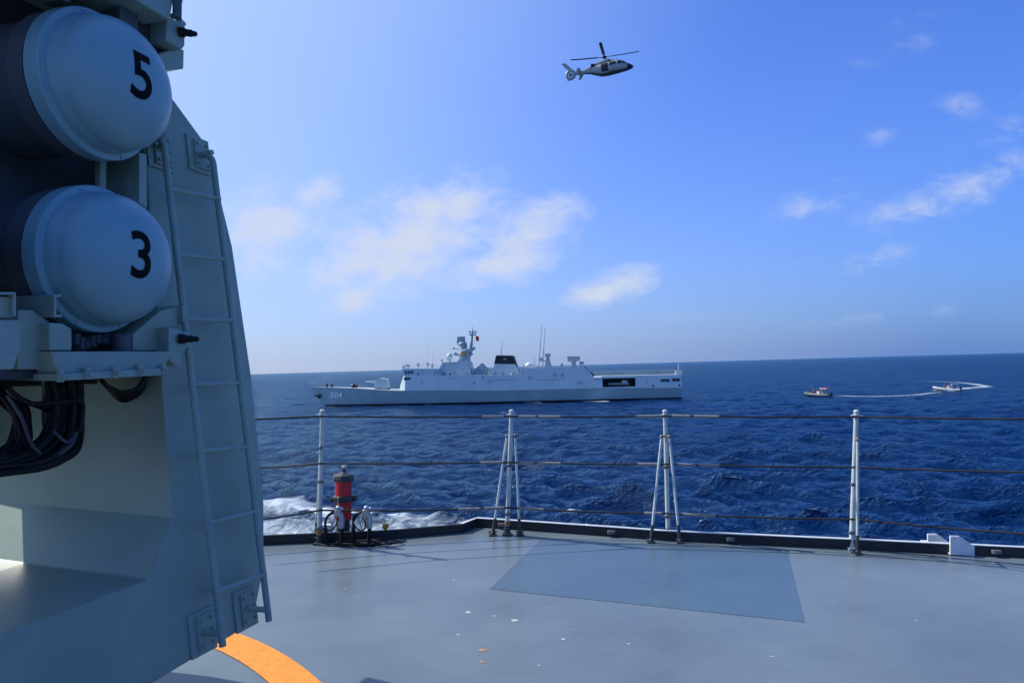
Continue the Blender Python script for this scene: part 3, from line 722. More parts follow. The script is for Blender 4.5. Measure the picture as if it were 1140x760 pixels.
    for b_, t_ in ((lb, ltp), (rb, rtp)):
        mb = MB(); mb.tube(bend(b_, t_), .0155, 14); mb.build('rail', M['bracket'], ladder, smooth=True)
    for (ly, ry) in ((211, 221), (283, 289), (355, 356.5), (428, 426), (502, 497), (582, 569), (658, 639)):
        fl = lambda y, T, B: on_pl(B[0] + (T[0] - B[0]) * ((B[1] - y) / (B[1] - T[1])), y, so)
        mb = MB(); a, b = fl(ly, LT, LB), fl(ry, RT, RB); mb.tube([a, b], .0115, 12)
        mb.ball(a, .019, .019, .014, 10); mb.ball(b, .019, .019, .014, 10); mb.build('rung', M['bracket'], ladder, smooth=True)
    ua = (on_pl(280, 600) - on_pl(200, 640)).normalized(); wa = ua.cross(PN)
    ua = u_; wa = PN.cross(ua)
    if wa.z < 0: wa = -wa
    for (px, py, arm) in ((224, 703, lb + (ltp - lb).normalized() * .055), (272, 677, rb + (rtp - rb).normalized() * .055), (220, 173, rtp + (rtp - rb).normalized() * .04), (176, 168, ltp + (ltp - lb).normalized() * .04)):
        c = on_pl(px, py); mb = MB()
        mb.box(c + PN * .006, .075, .095, .006, (ua, wa, PN)); mb.box(c + PN * .017 + ua * .012, .05, .075, .006, (ua, wa, PN))
        for i in (-1, 1):
            for k in (-1, 0, 1): mb.lathe([(.009, .022), (.009, .032), (.005, .034)], c + ua * (.012 + .032 * i) + wa * (.055 * k), PN, 6)
        mb.build('mount_plate', M['launcher'], ladder, bevel=.002)
        mb = MB(); mb.tube([c + PN * .02, arm], .014, 12); mb.build('stand_off', M['launcher'], ladder, smooth=True)
build_launcher()

cn_ = Vector((math.cos(R(12.5)), -math.sin(R(12.5)), 0)); cu_ = Vector((math.sin(R(12.5)), math.cos(R(12.5)), 0))
CAP_R = .263; CAP_H = .16; CAP_B = .068
def cap_h(r):                                    # height of the dome above the flange at radius r
    t = min(1.0, r / CAP_R)
    return CAP_H * (1 - abs(t) ** 2.35) ** (1 / 1.75)
def canister(B, label, num=None):
    root = thing('missile_canister', B - cn_ * .55 - z_ * .3, label, 'missile canister', 'missile canisters in the launcher')
    mb = MB(); mb.lathe([(.0, -1.75), (.26, -1.75), (.26, -.62), (.30, -.62), (.30, -.56), (.265, -.55), (.265, -.16), (.29, -.15), (.29, -.075), (.0, -.075)], B, cn_, 72); mb.build('tube', M['tube'], root, smooth=True)
    prof = [(0, -.07), (.290, -.07), (.297, -.062), (.297, -.002), (.293, .003), (.276, .003), (.272, .005), (.269, .03), (.2655, .046), (CAP_R, .05)]
    for k in range(1, 26):
        a = k / 25 * math.pi / 2; r = CAP_R * math.cos(a); prof.append((max(r, .0005), CAP_B + cap_h(r)))
    mb = MB(); mb.lathe(prof, B, cn_, 96); cap = mb.build('end_cap', M['cap'], root, smooth=True)
    for k in range(8):
        a = R(22 + 45 * k); c = B + (cu_ * math.cos(a) + z_ * math.sin(a)) * .286 + cn_ * .002
        if k in (2, 5, 6): mb = MB(); mb.lathe([(.006, 0), (.006, .006), (.003, .008)], c, cn_, 8); mb.build('screw', M['steel'], cap)
    if num:
        me = text_mesh(num, .243, .004); bm = bmesh.new(); bm.from_mesh(me)
        bmesh.ops.triangulate(bm, faces=bm.faces)
        for _ in range(2): bmesh.ops.subdivide_edges(bm, edges=[e for e in bm.edges if e.calc_length() > .012], cuts=1); bmesh.ops.triangulate(bm, faces=[f for f in bm.faces if len(f.verts) > 3])
        org = ORG[root.name]; du, dz = num_off
        for v in bm.verts:
            x, y = v.co.x * .98 + du, v.co.y * 1.06 + dz
            v.co = B + cu_ * x + z_ * y + cn_ * (CAP_B + cap_h(math.hypot(x, y)) + .0016) - org
        bm.to_mesh(me); bm.free(); me.materials.clear(); me.materials.append(M['stencil']); me.name = 'number'
        o = bpy.data.objects.new('number', me); COL.objects.link(o); o.parent = cap; ORG[o.name] = org
num_off = (-.034, -.004)
canister(B5, 'upper missile canister with blue grey domed cap numbered 5', '5')
canister(B3, 'lower missile canister with blue grey domed cap numbered 3', '3')
canister(B3 - u_ * .735, 'missile canister at the frame edge, only a sliver of its unnumbered cap showing')

# ------------------------------------------------------------------ the corvette across the water
def build_corvette():
    HB = 5.5
    sb = on_sea(362, 452.0); ss = on_sea(758.5, 444.2)
    sb.z = ss.z = SEA_Z
    e = (ss - sb).normalized(); nn = Vector((e.y, -e.x, 0))
    if nn.y > 0: nn = -nn                                  # towards us
    # the transom's near corner is half a beam from the centreline
    ss = ss - nn * 4.6; e = (ss - sb).normalized(); nn = Vector((e.y, -e.x, 0)); nn = -nn if nn.y > 0 else nn
    Lw = (ss - sb).length; O = Vector(sb); zz = Vector((0, 0, 1))
    print('CORVETTE', O, Lw)
    def S(px, py, off=0.0):
        d = wray(px, py); p = O + nn * off; t = (p - EYE).dot(nn) / d.dot(nn); q = EYE + d * t - O
        return q.dot(e), q.z
    def W(s, y, z): return O + e * s + nn * y + zz * z
    root = thing('warship', O, 'grey naval corvette with number 504 on its bow, lying beyond the guard rail', 'warship', own=False)
    hullm = mat('warship_hull_paint', (.31, .44, .46), .45, var=.08, scale=.25, streak=True)
    upm = mat('warship_upper_paint', (.50, .60, .60), .45, var=.08, scale=.3, streak=True)
    brt = mat('warship_deck_paint', (.40, .44, .44), .5, var=.1, scale=.4)
    boot = mat('boot_topping', (.015, .010, .012), .5, var=.3, scale=.5)
    dk = mat('warship_dark', (.012, .013, .016), .5)
    glass = mat('bridge_glass', (.05, .12, .17), .12)
    grey2 = mat('mast_grey', (.34, .42, .43), .45, var=.15, scale=1)
    tip = S(344.5, 430.3); L = Lw
    def zk(s):      # knuckle height along the ship
        pts = [tip, S(395, 432, 3.5), S(433, 434.6, 5.2), S(555, 435, HB), S(670, 432.4, HB), S(759, 431.9, 5)]
        xs = [p[0] for p in pts]; ys = [p[1] for p in pts]; return float(np.interp(s, xs, ys))
    def hb(t, full=.42): return (1 - (1 - min(1, t / full)) ** 1.9) * (1 - .09 * max(0, (t - .75) / .25) ** 2)
    # hull: rows from below the water to the knuckle
    mb = MB(); T = [0, .01, .025, .05, .08, .12, .16, .2, .25, .3, .36, .42, .5, .58, .66, .74, .82, .88, .94, 1.0]
    def row_pts(kind):
        out = []
        for t in T:
            if kind == 'knuckle': s0 = tip[0]; s = s0 + t * (L - s0); z = zk(s); y = HB * hb(t, .40)
            else:
                z = kind; f = (z + 1.5) / (tip[1] + 1.5); s0 = tip[0] * max(0, z) / tip[1]; s = s0 + t * (L - s0)
                y = (4.6 + .35 * max(0, z)) * hb(t, .46 - .02 * max(0, z)) * (.9 if z < -1 else 1)
            out.append((s, y, z))
        return out
    rows = [row_pts(-1.8), row_pts(0.0), row_pts(.42), row_pts('knuckle')]
    n = len(T)
    for side in (1, -1):
        o = len(mb.v); mb.v += [W(s, y * side, z) for r in rows for (s, y, z) in r]
        for i in range(3):
            mb.mi = 0
            for k in range(n - 1): mb.f.append([o + i * n + k, o + i * n + k + 1, o + (i + 1) * n + k + 1, o + (i + 1) * n + k]); mb.m.append(1 if i < 2 else 0)
    k = rows[3]; mb.add([W(s, y, z) for s, y, z in k] + [W(s, -y, z) for s, y, z in k], [[i, i + 1, n + i + 1, n + i] for i in range(n - 1)]); mb.m[-(n - 1):] = [2] * (n - 1)
    tr = [W(*r[-1]) for r in rows] + [W(r[-1][0], -r[-1][1], r[-1][2]) for r in rows[::-1]]; mb.add(tr, [list(range(8))])
    hull = mb.build('hull', [hullm, boot, brt], root, smooth=True)
    # anchor and number on the bow
    def side_pt(px, py, off):   # a point standing on the near side of the hull
        lo, hi = 0.0, HB + .5
        for _ in range(30):
            m_ = (lo + hi) / 2; s, z = S(px, py, m_); t = (s - tip[0]) / (L - tip[0]); f = max(0, min(1, z / zk(s)))
            y0 = 4.6 * hb(t, .46); y1 = HB * hb(t, .40); yy = y0 + (y1 - y0) * f
            if m_ < yy: lo = m_
            else: hi = m_
        return s, lo + off, z
    mb = MB()
    s, y, z = side_pt(354, 440.4, .05); mb.box(W(s, y, z), .75, .25, .22, (e, nn, zz)); mb.box(W(s + .3, y + .1, z - .15), .25, .2, .5, (e, nn, zz)); mb.build('anchor', dk, hull, bevel=.05)
    me = text_mesh('504', 1.75, .02); c0 = side_pt(374.5, 439.6, 0); tA_, tB_ = side_pt(368, 439.4, .06), side_pt(381, 439.8, .06); top_, bot_ = side_pt(374.5, 436, .06), side_pt(374.5, 443, .06)
    ex = (W(*tB_) - W(*tA_)); ez = (W(*top_) - W(*bot_)); ctr = (W(*tA_) + W(*tB_)) * .5
    xs = [v.co.x for v in me.vertices]; ys = [v.co.y for v in me.vertices]
    for v in me.vertices:
        fx = (v.co.x - (max(xs) + min(xs)) / 2) / (max(xs) - min(xs)); fy = (v.co.y - (max(ys) + min(ys)) / 2) / (max(ys) - min(ys))
        v.co = ctr + ex * fx + ez * fy * .95 + nn * .10 - ORG[root.name]
    me.materials.clear(); me.materials.append(mat('bow_number_paint', (.9, .9, .88), .6, var=.03)); me.name = 'bow_number'
    o = bpy.data.objects.new('bow_number', me); COL.objects.link(o); o.parent = hull; ORG[o.name] = ORG[root.name]
    # upper works: one tumblehome body from the bridge front to the stern, with an open boat bay
    top = [S(442.4, 429.7, 5.2), S(448.2, 417.6, 4.6), S(575, 417.2, 4.6), S(582, 414.7, 4.6), S(585.3, 410.4, 4.4), S(649.4, 407.2, 4.4), S(661, 418.9, 4.8), S(758.6, 416.8, 4.6)]
    bay0, bay1 = S(671, 431.6, 5.1), S(707.3, 420.3, 5.1)
    xs = [p[0] for p in top]; zs = [p[1] for p in top]
    ch0, ch1 = S(442.4, 429.7, 5.2)[0], S(450.8, 417.6, 4.6)[0]
    ss_ = sorted(set([round(x, 3) for x in xs] + [round(bay0[0], 3), round(bay1[0], 3), round(L, 3), round(ch1, 3)] + [round(float(x), 3) for x in np.linspace(xs[0], xs[-1], 12)]))
    ss_ = [x for x in ss_ if x <= xs[-1] + .01]
    def yk(s): t = (s - tip[0]) / (L - tip[0]); return HB * hb(t, .40)
    def sec(s, z): return (yk(s) - .02 - .20 * max(0, z - zk(s))) - 1.7 * max(0, min(1, (ch1 - s) / (ch1 - ch0)))
    mb = MB()
    for i in range(len(ss_) - 1):
        a, b = ss_[i], ss_[i + 1]; za, zb = float(np.interp(a, xs, zs)), float(np.interp(b, xs, zs)); ka, kb = zk(a) + .005, zk(b) + .005
        inbay = a >= bay0[0] - .01 and b <= bay1[0] + .01
        bands = [(ka, kb, za, zb)] if not inbay else [(ka, kb, bay0[1] + .15, bay0[1] + .15), (bay1[1], bay1[1], za, zb)]
        for (l0, l1, h0, h1) in bands: mb.add([W(a, sec(a, l0), l0), W(b, sec(b, l1), l1), W(b, sec(b, h1), h1), W(a, sec(a, h0), h0)], [[0, 1, 2, 3]])
        mb.add([W(a, -sec(a, ka), ka), W(b, -sec(b, kb), kb), W(b, -sec(b, zb), zb), W(a, -sec(a, za), za)], [[0, 3, 2, 1]])
        mb.mi = 1; mb.add([W(a, sec(a, za), za), W(b, sec(b, zb), zb), W(b, -sec(b, zb), zb), W(a, -sec(a, za), za)], [[0, 1, 2, 3]]); mb.mi = 0
    b = ss_[-1]; zb = zs[-1]; kb = zk(b); mb.add([W(b, sec(b, kb), kb), W(b, -sec(b, kb), kb), W(b, -sec(b, zb), zb), W(b, sec(b, zb), zb)], [[0, 1, 2, 3]])
    up = mb.build('superstructure', [upm, brt], root)
    # open bay with its dark lining
    z0, z1 = bay0[1] + .15, bay1[1]; a, b = bay0[0] , bay1[0]; mb = MB(); yi = 1.8
    q = [W(a, sec(a, z0), z0), W(b, sec(b, z0), z0), W(b, sec(b, z1), z1), W(a, sec(a, z1), z1)]; qi = [W(a, yi, z0), W(b, yi, z0), W(b, yi, z1), W(a, yi, z1)]
    mb.add(q + qi, [[4, 5, 6, 7], [0, 1, 5, 4], [1, 2, 6, 5], [2, 3, 7, 6], [3, 0, 4, 7]]); mb.build('boat_bay', mat('bay_lining', (.05, .035, .04), .6), up)
    def sp(poly, hw, m, name, par=root, off=None, y0=None, taper=0.0, bevel=.05):
        """prism athwartships: photo outline on the near face, extruded to the far side"""
        pts = [S(*p, hw if off is None else off) for p in poly]; zmin = min(z for _, z in pts); near = hw if y0 is None else y0[0]; far = -hw if y0 is None else y0[1]
        mb = MB(); nP = len(pts)
        vs = [W(s, near - taper * (z - zmin), z) for s, z in pts] + [W(s, far + taper * (z - zmin), z) for s, z in pts]
        mb.add(vs, [list(range(nP)), list(range(nP, 2 * nP))[::-1]] + [[i, (i + 1) % nP, nP + (i + 1) % nP, nP + i] for i in range(nP)])
        return mb.build(name, m, par, bevel=bevel)
    br = sp([(448.6, 417.9), (447, 411), (451.8, 410), (489, 410), (489, 417.9)], 4.4, upm, 'bridge', taper=.05)
    for (x0, x1) in ((450.6, 453.2), (453.8, 456.6), (457.2, 460.2)): sp([(x0, 412.6), (x1, 412.6), (x1, 416.2), (x0, 416.2)], 4.43, glass, 'window', br, y0=(4.40, 4.1), bevel=0)
    sp([(449.8, 420.2), (456.6, 420.2), (456.6, 422.3), (449, 422.6)], 4.7, dk, 'louvre', up, y0=(4.62, 3.6), bevel=0)
    sp([(483, 412), (492, 412), (492, 417.4), (483, 417.4)], 4.42, hullm, 'side_panel', br, y0=(4.41, 4.2), bevel=0)
    for px in (465.5, 501, 494): sp([(px - .8, 415.4), (px + .8, 415.4), (px + .8, 417.4), (px - .8, 417.4)], 4.42, dk, 'scuttle', br, y0=(4.40, 4.2), bevel=0)
    blk = sp([(486, 417.9), (488, 410.2), (492.4, 402.9), (508.7, 402.4), (510.5, 399.5), (513.6, 399.5), (514, 402), (521, 402), (524.5, 417.9)], 3.2, upm, 'mast_house', taper=.06)
    tw = sp([(510.6, 402.5), (511.5, 396), (513.5, 390.4), (520, 388.5), (526, 386.2), (528, 386.4), (527.5, 388), (521.8, 392.5), (521.5, 402.5)], 1.5, grey2, 'mast_tower', taper=.1)
    mb = MB()
    def P(px, py, y=0): s, z = S(px, py, y); return W(s, y, z)
    mb.tube([P(524.3, 388), P(526.4, 367)], [.36, .18], 8); mb.tube([P(526.4, 367.5), P(526.4, 363)], .05, 6)
    for py, hw in ((369.7, 3.4), (372.8, 2.6)):
        mb.tube([P(526.2 - hw, py), P(526.2 + hw, py)], .10, 6)
        for sg in (-1, 1): mb.ball(P(526.2 + sg * hw, py - .5), .22, .22, .32, 8)
    mb.build('pole_mast', grey2, tw, smooth=True)
    mb = MB(); f0 = P(529.7, 374); f1 = P(533.4, 379.7)
    mb.prism([P(529.7, 374), P(533.0, 374.2), P(533.4, 379.3), P(530.2, 379.7)], nn * .05)
    flag = mb.build('flag', mat('red_flag_cloth', (.62, .02, .03), .7), root)
    mb = MB(); mb.tube([P(526.4, 370), P(531, 373.5)], .03, 6); mb.tube([P(530, 373.8), P(526.5, 386.5)], .025, 6); mb.build('halyard', grey2, flag)
    sp([(513.9, 391.4), (518, 391.4), (518, 396.6), (513.9, 396.6)], 1.0, mat('orange_panel', (.62, .30, .06), .6), 'orange_panel', tw, y0=(1.56, 1.30), bevel=0)
    # radars on the mast
    mb = MB(); c = P(515, 383); mb.ball(c, 1.1, 1.1, .75, 14); mb.tube([P(515, 389), c], .45, 10); mb.box(P(513.5, 379), .9, .5, .95, (e, nn, zz)); mb.box(P(510, 380.2), .35, .4, .3, (e, nn, zz)); mb.box(P(517.5, 385.5), .5, .5, .6, (e, nn, zz)); mb.build('search_radar', grey2, tw, bevel=.08)
    for (px, py, r) in ((504.6, 387.4, .28), (506.5, 393.5, .45), (508, 394.5, .4), (524.5, 394.0, .45)):
        mb = MB(); mb.ball(P(px, py), r, r, r, 10); mb.tube([P(px, py + .6), P(512 if px < 520 else 521, py + 1.2)], .12, 6); mb.build('sensor', upm if px > 520 else grey2, tw, smooth=True)
    mb = MB(); mb.ball(P(500.6, 396.8), .75, .75, .85, 12); mb.tube([P(500.5, 402.6), P(500.5, 397)], .35, 8); mb.box(P(499.4, 398.6), .3, .5, .5, (e, nn, zz)); mb.build('fire_control_radar', upm, root, smooth=True)
    # domed director aft of the mast
    mb = MB(); c = P(536.5, 413)
    mb.ball(P(537, 411.6), 1.15, 1.6, 1.25, 14); mb.box(P(536.5, 415.9), 1.6, 1.6, .45, (e, nn, zz)); mb.box(P(531.5, 412.5), .7, 1.2, .5, (e, nn, zz)); mb.box(P(531.2, 415), .5, 1.1, .35, (e, nn, zz)); mb.tube([P(530.5, 410.5), P(537, 404.6)], .22, 6); mb.tube([P(537, 404.6), P(543.6, 411)], .2, 6); mb.tube([P(543.6, 411), P(543.8, 417)], .18, 6)
    mb.build('director', grey2, root, bevel=.1)
    # funnel
    fn = sp([(546.3, 417.9), (550, 405.3), (573.7, 405.3), (577.4, 412), (579, 417.9)], 2.8, upm, 'funnel', taper=.12)
    sp([(550, 405.2), (551.8, 396), (553, 395.3), (570, 395.6), (571.3, 396.6), (573.6, 405.2)], 2.3, dk, 'funnel_cap', fn, taper=.12)
    mb = MB(); mb.tube([P(572.6, 401, 1.9), P(578.5, 413.5, 1.9)], .14, 6); mb.tube([P(558, 396), P(559.3, 379)], [.07, .03], 6); mb.build('funnel_fitting', dk, fn)
    mb = MB(); mb.prism([P(560.5, 400.3, 2.6), P(563.8, 398.2, 2.6), P(563.2, 399.4, 2.6), P(560.9, 401, 2.6)], nn * .06); mb.build('emblem', M['white'], fn)
    for (px, py) in ((549, 415.8), (558, 416.2), (569, 416.6)): sp([(px - 1, py - 2), (px + 1, py - 2), (px + 1, py + 1), (px - 1, py + 1)], 3.4, grey2 if px < 560 else M['white'], 'vent_box', root, bevel=.05)
    mb = MB(); mb.ball(P(589, 407), .95, .95, .8, 14); mb.box(P(592.5, 408.6), .9, .7, .55, (e, nn, zz)); mb.box(P(582.5, 411.8), .35, .4, .6, (e, nn, zz)); mb.tube([P(583, 414), P(583, 405)], .14, 6); mb.build('satcom_dome', M['white'], root, smooth=True)
    for (b_, t_, r) in (((599.5, 409.8), (603.2, 360.5), .13), ((603.9, 409.8), (606.8, 364.5), .13), ((595.2, 409.8), (595.2, 397.5), .12), ((473.5, 410), (477.5, 385.5), .045), ((480.5, 410), (484, 386.5), .045), ((451, 410), (451.6, 401.5), .06), ((458.5, 410), (458.8, 404), .05)):
        mb = MB(); p0, p1 = P(*b_), P(*t_); mb.tube([p0, p0.lerp(p1, .4), p1], [r, r * .8, r * .35], 6); mb.build('whip_antenna', grey2, root, smooth=True)
    for (px, py, hgt, r) in ((449.5, 410, 1.2, .3), (454.2, 410, 3, .28), (465.6, 410.2, 4.6, .28), (476.5, 410.2, 5.2, .26), (481.5, 410.2, 3.6, .26), (492, 404, 3, .2), (625.5, 407.9, 2, .25), (646.5, 407, 3.2, .28), (649, 406.8, 3.2, .22)):
        mb = MB(); mb.tube([P(px, py + 1), P(px, py - hgt)], r * .5, 6); mb.box(P(px, py - hgt), r * 1.1, r, r * 1.1, (e, nn, zz)); mb.build('deck_fitting', grey2 if px != 449.5 else upm, root)
    mb = MB(); mb.prism([P(606, 409, .8), P(614.5, 409, .8), P(611, 397), P(608.6, 397)], -nn * 1.6); mb.box(P(609.8, 395.6), .65, .9, .35, (e, nn, zz)); mb.box(P(610.2, 394.2), .55, .7, .16, (e, nn, zz)); mb.box(P(602.5, 399.9), .4, .4, .4, (e, nn, zz)); mb.tube([P(602.5, 400), P(608, 402.5)], .13, 6); mb.build('aft_mast', grey2, root)
    rl = sp([(636, 402), (641.3, 402), (641.6, 408.6), (635.6, 408.6)], .9, grey2, 'rocket_mount')
    sp([(631.2, 396.4), (645.9, 396.4), (645.5, 401), (642, 402), (633, 401.8), (631.4, 399)], 1.2, grey2, 'launch_box', rl)
    sp([(632, 399.6), (635, 399.6), (635, 402.4), (632.6, 402.4)], 1.0, dk, 'sight', rl)
    # gun on the foredeck
    g = sp([(416.6, 432.8), (415.8, 424.7), (423.0, 420.7), (430.0, 421.9), (431.6, 432.6)], 1.35, mat('gun_paint', (.46, .55, .55), .45, var=.08, scale=.5), 'gun_turret', taper=.2, bevel=.02)
    mb = MB(); mb.tube([P(419, 425), P(406.6, 424.6)], [.17, .09], 10); mb.tube([P(419, 425), P(415.5, 424.9)], .26, 10); mb.build('barrel', upm, g, smooth=True)
    c = P(423.5, 434.3); mb = MB(); mb.lathe([(1.7, -.5), (1.7, .45), (1.4, .55)], c, zz, 24); mb.box(P(429.5, 433.6), .9, .8, .45, (e, nn, zz)); mb.build('gun_base', dk, g)
    # foredeck fittings, hatch spots along the hull
    for (px, py, r) in ((393.4, 428.8, .55), (364, 428.6, .3), (369.5, 428.8, .3), (397, 430, .25)):
        mb = MB(); mb.lathe([(r, -.3), (r * .7, .1), (r * 1.1, .3), (r * .6, .6)], P(px, py + 1), zz, 10); mb.build('bollard', dk, root)
    mb = MB(); pv = [P(344.8 + i * 8.0, 429.9 + i * .28 - 3.4) for i in range(9)]; pl = [P(344.8 + i * 8.0, 430.0 + i * .28) for i in range(9)]
    for i in range(9): mb.tube([pl[i], pv[i]], .025, 5)
    mb.tube(pv, .02, 5); mb.build('bow_rail', grey2, root)
    # aft deck: netting rail, mooring ports, raft
    mb = MB()
    for yy in (4.3, -4.3):
        a0, a1 = S(662, 418.6, 4.5), S(757, 416.8, 4.4); nP = 42
        for i in range(nP + 1):
            t = i / nP; p = W(a0[0] + (a1[0] - a0[0]) * t, yy, a0[1] + (a1[1] - a0[1]) * t); mb.tube([p, p + zz * 1.05], .06, 5)
        for h in (.3, .65, 1.0): mb.tube([W(a0[0], yy, a0[1] + h), W(a1[0], yy, a1[1] + h)], .045, 5)
    mb.build('aft_rail', grey2, root)
    for (x0, x1, y0_, y1_) in ((735.3, 745.3, 421.3, 425), (747.8, 757, 420.6, 424.6)):
        s_, z_2 = S((x0 + x1) / 2, (y0_ + y1_) / 2, 4.8); yy_ = sec(s_, z_2); f = sp([(x0, y0_), (x1, y0_), (x1, y1_), (x0, y1_)], 4.8, hullm, 'mooring_port', up, y0=(yy_ + .14, 4.0), bevel=0)
        xx = (x0 + x1) / 2
        for a_, b_ in ((x0 + .6, xx - .3), (xx + .3, x1 - .6)): sp([(a_, y0_ + .7), (b_, y0_ + .7), (b_, y1_ - .6), (a_, y1_ - .6)], 4.8, dk, 'opening', f, y0=(yy_ + .18, 4.0), bevel=0)
    for (px, py) in ((727, 429.3), (756.3, 428.8)): sp([(px - .9, py - 1), (px + .9, py - 1), (px + .9, py + 1), (px - .9, py + 1)], 5, dk, 'scuttle', up, y0=(sec(*S(px, py, 4.9)) + .08, 4.2), bevel=0)
    s, z = S(665.5, 420.6, 4.8); mb = MB(); mb.tube([W(s - .85, 5.0, z), W(s + .85, 5.0, z)], .38, 12); mb.build('life_raft', M['white'], root, smooth=True)
    mb = MB(); mb.box(P(755.5, 414.5, 2), .7, .8, .55, (e, nn, zz)); mb.tube([P(755.5, 415, 2), P(755, 404.5, 2)], .06, 6); mb.build('stern_post', M['white'], root)
    mb = MB(); mb.tube([W(S(650, 408, 4.4)[0], 4.2, S(650, 408)[1]), W(S(655, 414.5, 4.4)[0], 4.4, S(655, 414.0)[1]), W(S(661.5, 418.4, 4.4)[0], 4.5, S(661, 417.5)[1])], .25, 6); mb.build('side_duct', dk, root)
    # side details: the pale rubbing strake at the knuckle, doors, vents, pipes and a walkway lip
    mb = MB(); q = [s_ for s_ in ss_ if s_ > ch1]
    for a_, b_ in zip(q, q[1:]): mb.prism([W(a_, yk(a_) + .02, zk(a_) - .02), W(b_, yk(b_) + .02, zk(b_) - .02), W(b_, yk(b_) + .02, zk(b_) + .14), W(a_, yk(a_) + .02, zk(a_) + .14)], nn * .07)
    mb.build('strake', brt, up)
    for (px, py, w_, h_, m_) in ((528, 425.5, 1.3, 3.2, hullm), (545, 425, 1.0, 3.0, hullm), (590, 420, 1.8, 2.6, hullm), (618, 417, 1.6, 4.0, hullm), (626, 417.5, 1.6, 4.0, hullm), (644, 426, 1.1, 3.2, hullm), (648, 426, 1.1, 3.2, hullm), (470, 425.5, 1.0, 2.8, hullm), (503, 421.2, 9, .35, hullm), (560, 422.6, 16, .3, hullm), (612, 422, 14, .3, hullm), (538, 420, 1.2, .8, dk), (600, 414.5, 2.2, .5, hullm), (720, 424, .35, 5, hullm)):
        s0_, z0_ = S(px - w_, py + h_ / 2, 4.6); s1_, z1_ = S(px + w_, py - h_ / 2, 4.6); mb = MB()
        mb.prism([W(s0_, sec(s0_, z0_) + .03, z0_), W(s1_, sec(s1_, z0_) + .03, z0_), W(s1_, sec(s1_, z1_) + .03, z1_), W(s0_, sec(s0_, z1_) + .03, z1_)], nn * .05); mb.build('side_door' if w_ < 3 else 'side_rail', m_, up)
    for k_ in range(16):
        px = 449 + k_ * 2.6 + random.uniform(-.5, .5); p0 = P(px, 410.4, 3.4); mb = MB(); mb.tube([p0, p0 + zz * random.uniform(.7, 1.3)], .05, 5); mb.build('rail_post', grey2, br)
    for px, py, w_, h_ in ((506, 414.5, .9, 1.2), (516, 411, .6, .8), (509, 408, .9, .5), (520, 415.5, 1, 1), (494, 406.5, .8, .7)): sp([(px - w_, py - h_), (px + w_, py - h_), (px + w_, py + h_), (px - w_, py + h_)], 3.0, hullm, 'hatch', blk, y0=(3.22, 2.5), bevel=0)
    for px in (552, 556, 566): sp([(px - .7, 408), (px + .7, 408), (px + .7, 411.5), (px - .7, 411.5)], 2.6, hullm, 'louvre', fn, y0=(2.45, 1.6), bevel=0)
    # the small boat stowed in the bay
    bp = W((a + b) / 2, 3.4, z0 + .05)
    t = thing('stowed_boat', bp, 'small pale boat stowed in the dark bay of the corvette', 'boat', own=False)
    vs = []; fs = []; K = 9
    for i in range(K):
        x = -2.3 + 4.6 * i / (K - 1); w = .72 * (1 - max(0, -x / 2.3) ** 2.5 * .9); vs += [W((a + b) / 2 + x, 3.4 + w, z0 + .85), W((a + b) / 2 + x, 3.4 + w * .8, z0 + .45), W((a + b) / 2 + x, 3.4, z0 + .15 + .15 * max(0, -x / 2.3) ** 2), W((a + b) / 2 + x, 3.4 - w, z0 + .85)]
    for i in range(K - 1):
        for k_ in range(4): fs.append([i * 4 + k_, i * 4 + (k_ + 1) % 4, (i + 1) * 4 + (k_ + 1) % 4, (i + 1) * 4 + k_])
    fs += [[0, 1, 2, 3], [(K - 1) * 4 + k_ for k_ in range(4)][::-1]]
    MB().add(vs, fs).build('hull', brt, t, smooth=True)
    mb = MB(); mb.box(W((a + b) / 2 + 1.2, 3.5, z0 + 1.1), .5, .4, .3, (e, nn, zz)); mb.tube([W((a + b) / 2 + 1.9, 3.5, z0 + .4), W((a + b) / 2 + 1.9, 3.5, z0 + 1.4)], .16, 8); mb.build('console', M['white'], t, bevel=.05)
build_corvette()

